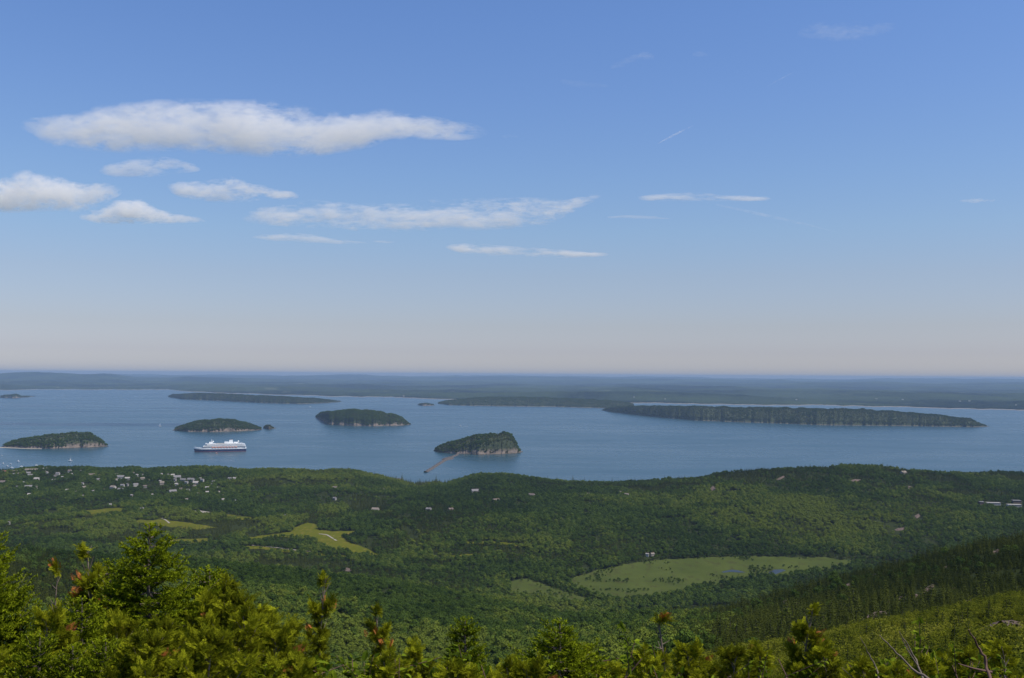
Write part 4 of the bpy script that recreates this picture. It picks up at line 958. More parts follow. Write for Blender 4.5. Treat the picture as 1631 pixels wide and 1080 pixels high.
# ----------------------------------------------------------------------------
# the cruise ship
# ----------------------------------------------------------------------------
M_NAVY = plain('navy_hull_paint', (0.012, 0.022, 0.075), 0.35, 0.1, 0.02); M_WHITE = plain('white_ship_paint', (0.80, 0.80, 0.78), 0.4, 0.04, 0.05)
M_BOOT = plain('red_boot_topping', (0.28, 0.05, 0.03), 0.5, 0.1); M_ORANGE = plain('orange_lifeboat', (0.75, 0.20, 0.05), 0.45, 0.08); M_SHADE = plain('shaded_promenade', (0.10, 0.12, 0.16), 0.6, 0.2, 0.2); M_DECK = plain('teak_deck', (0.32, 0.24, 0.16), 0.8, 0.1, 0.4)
SL = 258.0
sp = at_z(350.5, 719.2); ship = empty('cruise_ship', (sp[0], sp[1], 0), math.radians(19)); tag(ship, 'white cruise ship with a dark blue hull lying in the bay', 'cruise ship')
def hull_ring(z0, z1, name, mat, flare=0.0, parent=ship, x0=-0.5, x1=0.5):
    n = 60; u = np.linspace(0, 1, n); rows = []
    for z in np.linspace(z0, z1, 5):
        f = (z / 20.0); bowx = x0 * SL * (0.955 + 0.045 * np.clip(f, 0, 1.3)); sx = x1 * SL * (0.985 + 0.015 * min(1, f))
        X_ = bowx + (sx - bowx) * u; hb = 16.0 * np.clip(np.sin(np.clip(u / 0.30, 0, 1) * math.pi / 2) ** (0.95 - 0.25 * min(1, max(0, f))), 0, 1) * (1 - 0.16 * sstep(0.86, 1.0, u)); hb[0] = 0.15
        sheer = z + 3.5 * (1 - sstep(0, 0.16, u)) * (z / 20.0 if z > 0 else 0)
        rows.append((X_, hb, sheer))
    G = np.concatenate([np.array([np.stack([X_, -hb, s], 1) for X_, hb, s in rows]), np.array([np.stack([X_, hb, s], 1) for X_, hb, s in rows])[::-1]], 0)
    mb = MB(); mb.sheet(G[:5]); mb.sheet(G[5:])
    A, B = G[4], G[5]; mb.sheet(np.stack([A, B])); st = np.stack([G[:5, -1], G[5:, -1][::-1]], 1); mb.sheet(st)
    return mb.build(name, mat, parent)
hull = hull_ring(1.6, 13.0, 'hull', M_NAVY); hull_ring(-2.0, 1.5, 'boot_topping', M_BOOT, parent=hull)
hull_ring(13.1, 20.0, 'upper_hull', M_WHITE)
def tier(z0, z1, a, b, hw, name, parent, mat=M_WHITE, rake=0.0):
    x0, x1 = (a - 0.5) * SL, (b - 0.5) * SL; V = [(x0, -hw * 0.8, z0), (x1, -hw, z0), (x1, hw, z0), (x0, hw * 0.8, z0), (x0 + rake, -hw * 0.8, z1), (x1, -hw, z1), (x1, hw, z1), (x0 + rake, hw * 0.8, z1)]
    return MB().add(V, [(0, 3, 2, 1), (4, 5, 6, 7), (0, 1, 5, 4), (1, 2, 6, 5), (2, 3, 7, 6), (3, 0, 4, 7)]).build(name, mat, parent)
sup = tier(20.1, 24.5, 0.16, 0.975, 15.4, 'promenade_deck', ship, M_SHADE)
d2 = tier(24.6, 31.5, 0.175, 0.985, 16.0, 'cabin_deck', ship, rake=4); d3 = tier(31.6, 38.0, 0.20, 0.97, 15.6, 'upper_cabin_deck', ship, rake=5); d4 = tier(38.1, 41.5, 0.25, 0.93, 14.8, 'lido_deck', ship, rake=4)
br = tier(38.1, 43.0, 0.215, 0.252, 17.0, 'bridge', ship, rake=1.5)
tier(39.6, 41.6, 0.2145, 0.216, 16.0, 'window_band', br, M_GLASS)
for dk, zc, a, b, hw in ((d2, 26.4, 0.20, 0.97, 16.05), (d2, 29.6, 0.20, 0.97, 16.05), (d3, 33.3, 0.23, 0.95, 15.65), (d3, 36.2, 0.23, 0.95, 15.65), (d4, 40.0, 0.27, 0.92, 14.85)):
    wb = MB()
    for q in np.arange((a - 0.5) * SL, (b - 0.5) * SL, 4.2):
        for s in (-1, 1): wb.box((q, s * hw, zc), (2.6, 0.12, 0.85))
    wb.build('window_row', M_GLASS, dk)
pool = tier(41.6, 42.0, 0.42, 0.62, 11, 'sun_deck', ship, M_DECK)
fn = MB(); 
fn.box((0.205 * SL, 0, 50.5), (22, 13, 18), taper=0.72); fn.build('funnel', M_WHITE, ship)
MB().box((0.205 * SL, 0, 61.0), (14.5, 8.6, 2.8)).build('funnel_cap', M_NAVY, ship)
MB().box((0.125 * SL, 0, 45.5), (26, 20, 7.8), taper=0.9).build('observation_lounge', M_WHITE, ship)
MB().box((0.30 * SL, 0, 44.5), (22, 18, 5.8), taper=0.9).build('aft_house', M_WHITE, ship)
MB().box((-0.175 * SL, 0, 45.5), (20, 17, 7.8), taper=0.85).build('forward_house', M_WHITE, ship)
m_ = MB(); m_.tube([(-0.165 * SL, 0, 49), (-0.160 * SL, 0, 63)], [1.6, 0.7], 8); m_.box((-0.162 * SL, 0, 57), (2, 12, 1.2)); m_.add(*(lambda c: (c, [(0, 1, 2, 3)]))(np.array([(-0.175 * SL, -2, 54), (-0.15 * SL, -2, 54), (-0.15 * SL, 2, 54), (-0.175 * SL, 2, 54)]))); m_.build('radar_mast', M_WHITE, ship)
m_ = MB(); th9 = np.linspace(0, 6.283, 11)[:-1]
dome = np.array([[(4.2 * math.cos(p_) * math.cos(a_), 4.2 * math.cos(p_) * math.sin(a_), 4.2 * math.sin(p_)) for a_ in np.append(th9, th9[0])] for p_ in np.linspace(-0.9, 1.57, 7)]); 
for dx in (-0.135, 0.345): m_ = MB().sheet(dome + np.array([dx * SL, 0, 50.5])).build('radar_dome', M_WHITE, ship, smooth=True)
def lifeboat(x, s):
    u = np.linspace(-1, 1, 9); P = np.stack([x + 5.6 * u, np.full(9, s * 16.9), np.full(9, 22.6)], 1)
    return MB().tube(P, 1.75 * np.sqrt(np.clip(1 - np.abs(u) ** 3, 0.05, 1)), 8).build('lifeboat', M_ORANGE, ship, smooth=True)
for s in (-1, 1):
    for q in np.linspace(-0.14, 0.30, 9): lifeboat(q * SL, s)
MB().tube([(-0.47 * SL, 0, 22), (-0.47 * SL, 0, 30)], [0.5, 0.2], 6).build('jackstaff', M_WHITE, ship)

# ----------------------------------------------------------------------------
# boats
# ----------------------------------------------------------------------------
M_FOAM = plain('wake_foam', (0.65, 0.68, 0.68), 0.9, 0.1, 0.2)
def boat(px_, py_, Lb, label, group, rz=0.0, sail=False, mast=False, wake=False, col=M_WHITE, name='motor_boat', cat='boat'):
    p_ = at_z(px_, py_); o = empty(name, tuple(p_), rz); tag(o, label, cat, group); h = Lb * 0.16; b = Lb * 0.17; u = np.linspace(0, 1, 12)
    hb = b * np.minimum(1, np.sin(np.clip((1 - u) / 0.55, 0, 1) * 1.57) + 0.02); X_ = (u - 0.5) * Lb
    rows = [np.stack([X_ * 0.94, s * hb * k, np.full(12, z) + (0.35 * h * u ** 3 if z > 0 else 0)], 1) for s, k, z in ((-1, 0.5, -0.3), (-1, 0.9, 0.3 * h), (-1, 1.0, h), (1, 1.0, h), (1, 0.9, 0.3 * h), (1, 0.5, -0.3))]
    m = MB().sheet(np.array(rows)); G = np.array(rows); m.add(G[:, 0], [list(range(6))]); m.build('hull', col, o)
    MB().box((-0.06 * Lb, 0, h * 1.75), (Lb * 0.30, b * 1.25, h * 1.6), taper=0.85).build('cabin', M_WHITE, o)
    MB().box((-0.06 * Lb, 0, h * 2.0), (Lb * 0.285, b * 1.27, h * 0.5), taper=0.97).build('window_band', M_GLASS, o)
    if mast or sail: MB().tube([(0.1 * Lb, 0, h), (0.1 * Lb, 0, h + Lb * 1.15)], [Lb * 0.012, Lb * 0.006], 6).build('mast', M_WHITE, o)
    if sail: MB().add([(0.08 * Lb, 0, h * 2.2), (-0.42 * Lb, 0.05 * Lb, h * 2.2), (0.09 * Lb, 0, h + Lb * 1.12), (0.08 * Lb, 0.04, h * 2.2), (-0.42 * Lb, 0.05 * Lb + 0.04, h * 2.2), (0.09 * Lb, 0.04, h + Lb * 1.12)], [(0, 2, 1), (3, 4, 5)]).build('sail', M_WHITE, o)
    if wake: MB().add([(-0.5 * Lb, 0.3, 0.06), (-3.2 * Lb, Lb * 0.32, 0.06), (-2.2 * Lb, 0, 0.06), (-3.2 * Lb, -Lb * 0.32, 0.06), (-0.5 * Lb, -0.3, 0.06)], [(0, 1, 2), (4, 0, 2), (2, 3, 4)]).build('wake', M_FOAM, o)
    return o
moor = 'boats moored off the harbour town'
for x_, y_, L_, lb, kw in ((29, 735.5, 17, 'largest white boat of the moored cluster off the town', dict()), (112, 734.5, 22, 'white boat with a mast moored by itself right of the cluster', dict(mast=True)), (5, 738.5, 12, 'small white boat at the left edge of the moored cluster', dict()), (17, 739.5, 11, 'small white boat in the moored cluster off the town', dict()), (12, 743, 13, 'small white boat in the moored cluster off the town', dict()), (19, 745.5, 14, 'lowest white boat of the moored cluster, close to the shore trees', dict()), (34, 743.5, 13, 'rightmost small white boat of the moored cluster', dict()), (58, 741.5, 12, 'small white boat close to the shore trees beside the cluster', dict()), (3, 726, 9, 'small white boat below the sand bar of the left island', dict())):
    boat(x_, y_, L_, lb, moor, rz=0.3 * math.sin(x_), **kw)
boat(255, 679.5, 20, 'white sailing boat alone on the water left of the domed island', None, 0.2, sail=True, name='sailing_boat', cat='sailing boat')
boat(494, 648.5, 26, 'white boat in front of the long dark island at left', None, 0.1)
boat(733, 678.8, 22, 'white motor boat trailing foam right of the rounded island', None, math.pi - 0.1, wake=True)
boat(923, 767.5, 14, 'white cabin boat close in by the shore trees, below the open bay', None, 0.15)
boat(673, 769, 9, 'small white boat tucked behind the shore trees beside the brown cliff', None, 0.2)
boat(345, 722.0, 11, 'orange and white tender alongside the cruise ship', None, 0.3, col=M_ORANGE)
boat(380, 719.0, 9, 'small white tender under the stern of the cruise ship', None, 0.3)

# ----------------------------------------------------------------------------
# the plants in front of the lookout
# ----------------------------------------------------------------------------
M_NEEDLE = foliage('fir_needles', (0.009, 0.024, 0.003), (0.245, 0.290, 0.012), 0.30, None, (0.22, 0.30, 0.012), rnd=0.15, deep=True)
M_CEDAR = foliage('cedar_sprays', (0.014, 0.024, 0.003), (0.330, 0.345, 0.014), 0.22, None, (0.27, 0.27, 0.018), rnd=0.15, deep=True)
M_LEAF = foliage('broad_leaves', (0.025, 0.050, 0.004), (0.210, 0.270, 0.018), 0.34, None, (0.18, 0.25, 0.015), rnd=0.15, deep=True)
M_DEAD = plain('dead_orange_spray', (0.42, 0.13, 0.025), 0.9, 0.4, 30.0)
M_TWIG = plain('grey_twig', (0.15, 0.115, 0.085), 0.9, 0.3, 20.0)
M_REDTWIG = plain('reddish_twig', (0.105, 0.052, 0.036), 0.8, 0.3, 20.0)

def unit(a): return a / (np.linalg.norm(a, axis=-1, keepdims=True) + 1e-9)

def needles(mb, A, B, T, r, per_m=330, ln=0.021, wd=0.0046):
    """needles along the twigs A-B, T is how fresh a twig is"""
    L = np.linalg.norm(B - A, axis=1); k = np.maximum(3, (L * per_m).astype(int)); idx = np.repeat(np.arange(len(A)), k); n = len(idx); s = r.random(n)
    D = unit(B - A)[idx]; P = A[idx] + (B - A)[idx] * s[:, None]
    R = unit(np.cross(D, r.normal(size=(n, 3)))); R[:, 2] = np.abs(R[:, 2]) * np.where(r.random(n) < 0.75, 1, -1)
    N = unit(D * 0.55 + R); S = unit(np.cross(N, r.normal(size=(n, 3)))) * wd
    l = ln * (0.7 + 0.5 * r.random(n))[:, None]
    V = np.stack([P - S, P + S, P + N * l], 1).reshape(-1, 3)
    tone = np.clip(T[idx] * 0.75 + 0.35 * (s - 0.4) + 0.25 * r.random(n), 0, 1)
    mb.add(V, np.arange(3 * n).reshape(n, 3), np.repeat(tone, 3))

def fir(seed, H, Lmax, z0=0.15, gapf=0.105, rising=0.0):
    r = np.random.default_rng(seed); wood = MB(); nd = MB(); A, B, T = [], [], []
    wood.tube([[0.01 * math.sin(5 * f), 0.01 * math.cos(4 * f), H * f] for f in np.linspace(-0.08, 1, 12)], 0.032 * np.linspace(1.1, 0.12, 12), 7)
    A.append([0, 0, H - 0.16]); B.append([0, 0, H + 0.02]); T.append(0.9)
    for k in range(5): A.append([0, 0, H - 0.03]); B.append([0.045 * math.cos(k * 1.26), 0.045 * math.sin(k * 1.26), H + 0.005]); T.append(0.9)
    z = H - 0.10; kk = 0
    while z > z0 * H:
        f = z / H; L = Lmax * (1 - f) ** 0.95 * 1.08 + 0.035; nb = r.integers(5, 8); ph = r.random() * 6.28
        for b in range(nb):
            a = ph + b * 6.283 / nb + r.normal() * 0.25; Lb = L * (0.58 + 0.58 * r.random()); el = math.radians(5 + 34 * f ** 4 + r.normal() * 7 + rising)
            d = np.array([math.cos(a) * math.cos(el), math.sin(a) * math.cos(el), math.sin(el)]); up = np.array([0, 0, 1.0]); q = np.linspace(0, 1, 6)
            C = np.array([0, 0, z]) + d * (q * Lb)[:, None] + up * (Lb * (0.16 * q ** 2 - 0.14 * np.sin(q * 3.14)))[:, None]
            wood.tube(C, np.linspace(0.007, 0.0015, 6) * (0.5 + Lb), 4, cap=False)
            side = unit(np.cross(d, up)); pt = lambda t_: np.array([np.interp(t_, q, C[:, c]) for c in range(3)])
            for k in range(5):
                if q[k] >= 0.35: A.append(C[k]); B.append(C[k + 1]); T.append(0.45 + 0.5 * (k == 4))
            ns = max(3, int(Lb / 0.030))
            for k in range(ns):
                t_ = 0.18 + 0.80 * (k + 0.5) / ns; p0 = pt(t_); sg = 1 if k % 2 else -1
                l = min(0.26, 0.52 * Lb * (1 - t_) + 0.045) * (0.75 + 0.5 * r.random())
                w = unit(d * (0.62 + 0.2 * r.random()) + side * sg * (0.8 + 0.3 * r.random()) + up * (0.12 + 0.22 * r.normal()))
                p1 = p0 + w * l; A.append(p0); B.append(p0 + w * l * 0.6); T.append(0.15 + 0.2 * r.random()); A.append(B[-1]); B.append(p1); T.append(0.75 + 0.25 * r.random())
                if l > 0.09:
                    for j in range(int(l / 0.028)):
                        u = 0.2 + 0.7 * (j + 0.5) / int(l / 0.028); w2 = unit(w * 0.8 + np.cross(w, up) * (1 if j % 2 else -1) * 0.8 + up * 0.25 * r.normal()); l2 = 0.03 + 0.05 * r.random() * (1 - u * 0.5)
                        A.append(p0 + w * l * u); B.append(A[-1] + w2 * l2); T.append(0.55 + 0.45 * r.random())
        z -= gapf * (0.8 + 0.4 * r.random()) * (0.55 + 0.6 * (1 - f)); kk += 1
    needles(nd, np.array(A), np.array(B), np.array(T), r)
    return nd, wood

def spray_proto(seed):
    """one flat fan of scale leaves, lying in its own x-y plane"""
    r = np.random.default_rng(seed); Q, tn = [], []
    def rib(p, a, l, w, t0):
        d = np.array([math.cos(a), math.sin(a), 0]); s = np.array([-d[1], d[0], 0]) * w; b = np.array([0, 0, 0.10 * l * r.normal()])
        Q.append([p - s * 0.6, p + d * l * 0.5 + s * -1.0 + b * .5, p + d * l + b, p + d * l * 0.5 + s + b * .5]); tn.append(t0)
    L = 0.12
    for k in range(9):
        x = L * k / 9; rib(np.array([x, 0, 0]), 0.06 * r.normal(), L / 8, 0.0026, 0.3)
        for sg in (-1, 1):
            l = 0.055 * (1 - 0.75 * k / 9) * (0.7 + 0.5 * r.random()); a = sg * (0.75 + 0.15 * r.normal()); p = np.array([x + 0.005 * sg, 0, 0]); d = np.array([math.cos(a), math.sin(a), 0])
            rib(p, a, l, 0.0030, 0.45 + 0.3 * r.random())
            for j in range(1, 4):
                rib(p + d * l * j / 4, a + sg * 0.1 + (0.75 if j % 2 else -0.75), l * 0.42 * (1.1 - j / 5), 0.0030, 0.55 + 0.45 * r.random())
    return np.array(Q), np.array(tn)
SPRAYS = [spray_proto(k) for k in range(3)]

def put_sprays(mb, P, D, r, scale, base, flat=0.35):
    for k in range(3):
        i = np.where(np.arange(len(P)) % 3 == k)[0]
        if not len(i): continue
        Q, tn = SPRAYS[k]; d = unit(D[i]); nrm = unit(np.cross(d, r.normal(size=d.shape) + np.array([0, 0, flat]))); s = np.cross(nrm, d)
        sc = (scale * (0.7 + 0.6 * r.random(len(i))))[:, None, None, None]
        V = P[i][:, None, None] + (Q[None, ..., 0:1] * d[:, None, None] + Q[None, ..., 1:2] * s[:, None, None] + Q[None, ..., 2:3] * nrm[:, None, None]) * sc
        m = len(i) * len(Q)
        tone = np.clip(tn[None] * 0.7 + np.broadcast_to(base, (len(P),))[i][:, None] * 0.5 + 0.12 * r.normal(size=(len(i), len(tn))), 0, 1)
        mb.add(V.reshape(-1, 3), np.arange(4 * m).reshape(m, 4), np.repeat(tone.ravel(), 4))

def cedar(seed, H, R, n=430, thin=0.0, topbare=0.0, dead=0):
    r = np.random.default_rng(seed); wood = MB(); lf = MB(); dd = MB(); nst = 1 if thin else 2
    P, D, Bt = [], [], []; DP, DD = [], []
    for s in range(nst):
        ox = (s - 0.5 * (nst - 1)) * 0.25 * R; lean = r.normal() * 0.06; hh = H * (1 - 0.18 * s)
        C = np.array([[ox + lean * f * hh + 0.02 * math.sin(6 * f + s), 0.03 * math.cos(5 * f), hh * f] for f in np.linspace(-0.08, 1, 12)]); wood.tube(C, 0.022 * np.linspace(1.1, 0.14, 12), 6)
        nb = int(hh / 0.045)
        for b in range(nb):
            f = 0.10 + 0.9 * b / nb; a = b * 2.4 + r.normal() * 0.5; L = (R * (1 - f) ** 0.62 * (0.55 + 0.6 * r.random()) + 0.05) * (1 - 0.35 * thin)
            el = math.radians(22 + 38 * f + r.normal() * 12); d = np.array([math.cos(a) * math.cos(el), math.sin(a) * math.cos(el), math.sin(el)]); p0 = np.array([np.interp(f, np.linspace(-0.08, 1, 12), C[:, c]) for c in range(3)])
            q = np.linspace(0, 1, 5); G = p0 + d * (q * L)[:, None] + np.array([0, 0, 1.0]) * (0.14 * L * q ** 2)[:, None]
            wood.tube(G, np.linspace(0.006, 0.0015, 5), 4, cap=False)
            isbare = r.random() < (0.10 + 0.5 * thin * (r.random() < 0.5)) or (f > 1 - topbare and r.random() < 0.75)
            if isbare:
                if f > 0.82 and dead and r.random() < 0.4: DP.append(G[-1]); DD.append(d)
                continue
            if f > 0.45: DP.append(G[-1]); DD.append(d)
            m = max(5, int(n / nb / nst * (0.6 + 0.8 * L / R) * 5.5))
            tq = 0.25 + 0.8 * r.random(m); PP = np.stack([np.interp(tq, q, G[:, c]) for c in range(3)], 1) + r.normal(size=(m, 3)) * 0.012
            P.append(PP); D.append(d[None] * 0.8 + r.normal(size=(m, 3)) * 0.75 + np.array([0, 0, 0.05])); Bt.append(np.full(m, 0.05 + 0.6 * r.random()) + 0.5 * (tq - 0.6))
    put_sprays(lf, np.concatenate(P), np.concatenate(D), r, np.full(1, 0.60), np.concatenate(Bt))
    if dead:
        if not DP: DP, DD = [C[-1]], [np.array([0, 0, 1.0])]
        sel = r.permutation(len(DP))[:dead]; DP = np.array(DP)[sel]; DD = np.array(DD)[sel]; DP = np.repeat(DP, 7, 0) + r.normal(size=(7 * len(DP), 3)) * 0.02; DD = np.repeat(DD, 7, 0) + r.normal(size=(len(DP), 3)) * 0.4
        put_sprays(dd, DP, DD, r, np.full(1, 0.55), 0.5)
    return lf, wood, (dd if dead else None)

def leafy(seed, H, R, n=330, stems=6, ls=0.055):
    r = np.random.default_rng(seed); wood = MB(); lf = MB(); P, D = [], []
    for s in range(stems):
        a = s * 6.283 / stems + r.random(); sp = R * (0.3 + 0.7 * r.random()); hh = H * (0.65 + 0.35 * r.random()); q = np.linspace(0, 1, 7)
        C = np.stack([math.cos(a) * sp * q ** 1.3, math.sin(a) * sp * q ** 1.3, hh * q - 0.1], 1) + np.cumsum(r.normal(size=(7, 3)) * 0.012, 0); wood.tube(C, np.linspace(0.009, 0.002, 7), 5, cap=False)
        for b in range(15):
            t_ = 0.20 + 0.78 * r.random(); p = np.array([np.interp(t_, q, C[:, c]) for c in range(3)]); d = unit(r.normal(size=3) + np.array([0, 0, 0.9])); l = 0.10 + 0.18 * r.random(); wood.tube([p, p + d * l], [0.003, 0.0012], 4, cap=False)
            m = max(3, n // (stems * 7)); u = 0.2 + 0.8 * r.random(m); P.append(p + d * (l * u)[:, None]); D.append(unit(r.normal(size=(m, 3)) + d * 0.8 + np.array([0, 0, -0.1])))
    P = np.concatenate(P); D = np.concatenate(D); m = len(P); Nn = unit(np.cross(D, r.normal(size=(m, 3)) * 0.8 + np.cross(D, np.array([0, 0, 1.0])) * 1.2)); Nn = np.where(Nn[:, 2:] < 0, -Nn, Nn); S = np.cross(Nn, D)
    l = (ls * (0.7 + 0.6 * r.random(m)))[:, None]; w = l * (0.21 + 0.06 * r.random((m, 1)))
    c0 = P; c1 = P + D * l * 0.35 - Nn * l * 0.03; c2 = P + D * l * 0.72 - Nn * l * 0.10; c3 = P + D * l - Nn * l * 0.22; up = Nn * l * 0.10
    V = np.stack([c0, c1 + S * w + up, c2 + S * w * 0.8 + up, c3, c2 - S * w * 0.8 + up, c1 - S * w + up, c1, c2], 1); i = np.arange(m)[:, None] * 8
    Fq = np.concatenate([np.stack([i + 6, i + 1, i + 2, i + 7], -1), np.stack([i + 5, i + 6, i + 7, i + 4], -1)]).reshape(-1, 4); Ft = np.concatenate([np.stack([i, i + 1, i + 6], -1), np.stack([i, i + 6, i + 5], -1), np.stack([i + 7, i + 2, i + 3], -1), np.stack([i + 4, i + 7, i + 3], -1)]).reshape(-1, 3)
    tn = np.repeat(np.clip(0.25 + 0.75 * r.random(m), 0, 1), 8); lf.add(V.reshape(-1, 3), Fq, tn); lf.f.append(Ft + lf.n - 8 * m); lf.m.append(np.zeros(len(Ft), int))
    return lf, wood

FG = {}
def fgproto(key, mats, meshes): FG[key] = [(nm, mb.mesh(key + '_' + nm, mt)) for (nm, mb), mt in zip(meshes, mats) if mb is not None]
for k, (H_, L_) in enumerate([(2.0, 1.15), (1.5, 0.75), (1.6, 1.0), (2.4, 1.25)]):
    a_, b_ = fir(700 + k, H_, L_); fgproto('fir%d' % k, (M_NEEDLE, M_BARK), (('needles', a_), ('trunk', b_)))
for k, (H_, R_, n_, th_, tb_, de_) in enumerate([(1.6, 0.50, 520, 0, 0.0, 0), (1.7, 0.36, 380, 0.5, 0.10, 3), (1.5, 0.55, 560, 0, 0.0, 1), (1.7, 0.26, 260, 1.0, 0.22, 4), (1.4, 0.60, 620, 0, 0.0, 2)]):
    a_, b_, c_ = cedar(720 + k, H_, R_, n_, th_, tb_, de_); fgproto('cedar%d' % k, (M_CEDAR, M_TWIG, M_DEAD), (('sprays', a_), ('trunk', b_), ('dead_spray', c_)))
for k, (H_, R_, n_, l_) in enumerate([(1.2, 0.5, 430, 0.062), (1.0, 0.55, 480, 0.05), (0.9, 0.7, 620, 0.034)]):
    a_, b_ = leafy(740 + k, H_, R_, n_, 7, l_); fgproto('leafy%d' % k, (M_LEAF, M_REDTWIG), (('leaves', a_), ('stem', b_)))
HT = {'fir0': 2.0, 'fir1': 1.5, 'fir2': 1.6, 'fir3': 2.4, 'cedar0': 1.6, 'cedar1': 1.7, 'cedar2': 1.5, 'cedar3': 1.7, 'cedar4': 1.4, 'leafy0': 1.15, 'leafy1': 0.95, 'leafy2': 0.85}
NAMES = {'fir': ('fir_tree', 'tree'), 'ced': ('cedar_tree', 'tree'), 'lea': ('leafy_shrub', 'shrub')}
def fg(key, px_, top, Yd, label, rz=0.0, wide=1.0, tint=0.5, group=None):
    tp = at_depth(px_, top, Yd); g = float(zg(tp[0], tp[1])); s = max(0.25, (tp[2] - g) / HT[key]); nm, ct = NAMES[key[:3]]
    o = empty(nm, (tp[0], tp[1], g), rz); o.scale = (s * wide, s * wide, s)
    for pn, me in FG[key]:
        c = link(pn, me, o); c['tint'] = tint
    return tag(o, label, ct, group)
g1 = 'small trees and shrubs in front of the lookout'
FGP = [
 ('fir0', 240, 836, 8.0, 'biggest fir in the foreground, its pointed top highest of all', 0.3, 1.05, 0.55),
 ('fir3', -48, 790, 7.0, 'fir at the left edge, its boughs reaching into the picture', 1.9, 0.95, 0.6),
 ('fir1', 741, 985, 7.5, 'small pointed dark fir right of the orange tipped cedars', 0.9, 1.0, 0.30),
 ('fir2', 889, 988, 7.0, 'broad bushy fir in the middle of the bottom edge', 2.2, 1.25, 0.55),
 ('fir1', 330, 905, 8.6, 'slim fir close behind the right side of the biggest fir', 2.9, 1.3, 0.5),
 ('fir2', 172, 893, 8.8, 'fir close behind the left side of the biggest fir', 4.0, 0.9, 0.4),
 ('cedar3', 97, 905, 8.0, 'thin bare topped cedar with orange dead tips left of the biggest fir', 0.2, 0.9, 0.5),
 ('cedar1', 148, 880, 8.4, 'narrow upright cedar between the thin bare one and the biggest fir', 2.2, 1.0, 0.40),
 ('cedar0', 385, 930, 8.6, 'yellow green cedar right of the biggest fir', 1.0, 1.2, 0.55),
 ('cedar1', 492, 924, 7.6, 'tall dark narrow cedar with a bare grey twig and orange dead sprays', 0.6, 0.85, 0.42),
 ('cedar1', 622, 965, 8.0, 'cedar with one rusty tuft near its top, right of the tall narrow one', 3.6, 0.9, 0.45),
 ('cedar3', 1052, 985, 8.0, 'sparse yellowish cedar with pale bare twigs right of the bushy fir', 1.3, 1.6, 0.62),
 ('cedar3', 1190, 1035, 8.6, 'thin low cedar between the two sparse yellowish ones', 2.5, 1.0, 0.6),
 ('cedar1', 1274, 962, 9.0, 'upright yellow tipped cedar standing over the scrub at the right', 5.0, 1.15, 0.55),
 ('leafy0', 545, 1002, 6.5, 'broad leaved shrub with drooping leaves in front of the tall narrow cedar', 0.3, 1.1, 0.5),
 ('leafy0', 632, 1020, 6.3, 'broad leaved shrub under the cedar with the rusty tuft', 2.1, 1.0, 0.55),
 ('leafy1', 462, 1030, 6.0, 'small leaved shrub beside the orange dead sprays', 1.1, 1.0, 0.5),
 ('leafy1', 1440, 1030, 7.0, 'pale leaved shrub among bare stems at the lower right', 0.6, 1.1, 0.65),
 ('leafy2', 1510, 1050, 6.6, 'low small leaved bush under the dead branch at the lower right', 0.2, 1.0, 0.5),
 ('leafy2', 1345, 1048, 6.8, 'low small leaved bush left of the bare stems', 2.8, 1.2, 0.55),
 ('leafy2', 1600, 1052, 6.6, 'low small leaved bush in the lower right corner', 1.7, 1.2, 0.35),
 ('leafy2', 985, 1055, 6.4, 'low small leaved bush between the bushy fir and the sparse cedar', 0.9, 1.2, 0.55),
 ('leafy2', 812, 1045, 6.2, 'low yellowish bush between the dark fir and the bushy fir', 2.4, 1.1, 0.7),
 ('leafy2', 690, 1058, 6.0, 'low bush at the bottom edge left of the dark fir', 1.2, 1.1, 0.45),
 ('leafy1', 1120, 1050, 6.8, 'low leafy bush at the bottom edge right of the sparse cedar', 3.3, 1.2, 0.45),
 ('leafy1', 1240, 1058, 6.6, 'low leafy bush in front of the yellow tipped cedar', 0.5, 1.2, 0.5),
]
for row in FGP: fg(row[0], row[1], row[2], row[3], row[4], row[5], row[6], row[7], g1)
for x_, y_, d_, k_ in [(600, 1046, 6.6, 0), (660, 1040, 7.2, 2), (700, 1066, 6.0, 4), (785, 1058, 6.6, 0), (840, 1066, 6.0, 2), (950, 1040, 7.4, 4), (1000, 1050, 6.6, 0), (1095, 1036, 7.6, 2), (1148, 1052, 7.0, 4), (1215, 1045, 7.4, 0), (1310, 1040, 7.6, 2), (1372, 1056, 7.0, 4), (1420, 1062, 6.8, 0), (1478, 1060, 6.8, 2), (1555, 1054, 7.2, 4), (1622, 1040, 7.6, 0)]:
    fg('cedar%d' % k_, x_, y_, d_, 'low yellow green cedar along the bottom edge between the dark fir and the right corner', x_ * 1.7, 1.25, 0.45 + 0.3 * math.sin(x_), 'low cedars along the bottom edge')
g2 = 'cedars crowding the lower left corner'
rf = np.random.default_rng(77)
FILL = [(30, 968, 7.2, 0), (75, 990, 6.6, 2), (128, 965, 7.0, 4), (182, 990, 6.4, 2), (232, 985, 6.6, 0), (285, 985, 6.5, 4), (330, 965, 7.2, 2), (372, 990, 6.6, 0), (415, 975, 7.2, 4), (440, 1005, 6.4, 2), (0, 1010, 5.8, 4), (60, 1022, 5.6, 0), (118, 1018, 5.6, 4), (165, 1030, 5.5, 0), (220, 1028, 5.5, 2), (275, 1030, 5.5, 4), (325, 1022, 5.6, 2), (380, 1035, 5.5, 4), (425, 1045, 5.5, 0), (480, 1055, 5.6, 2), (580, 1062, 5.8, 0)]
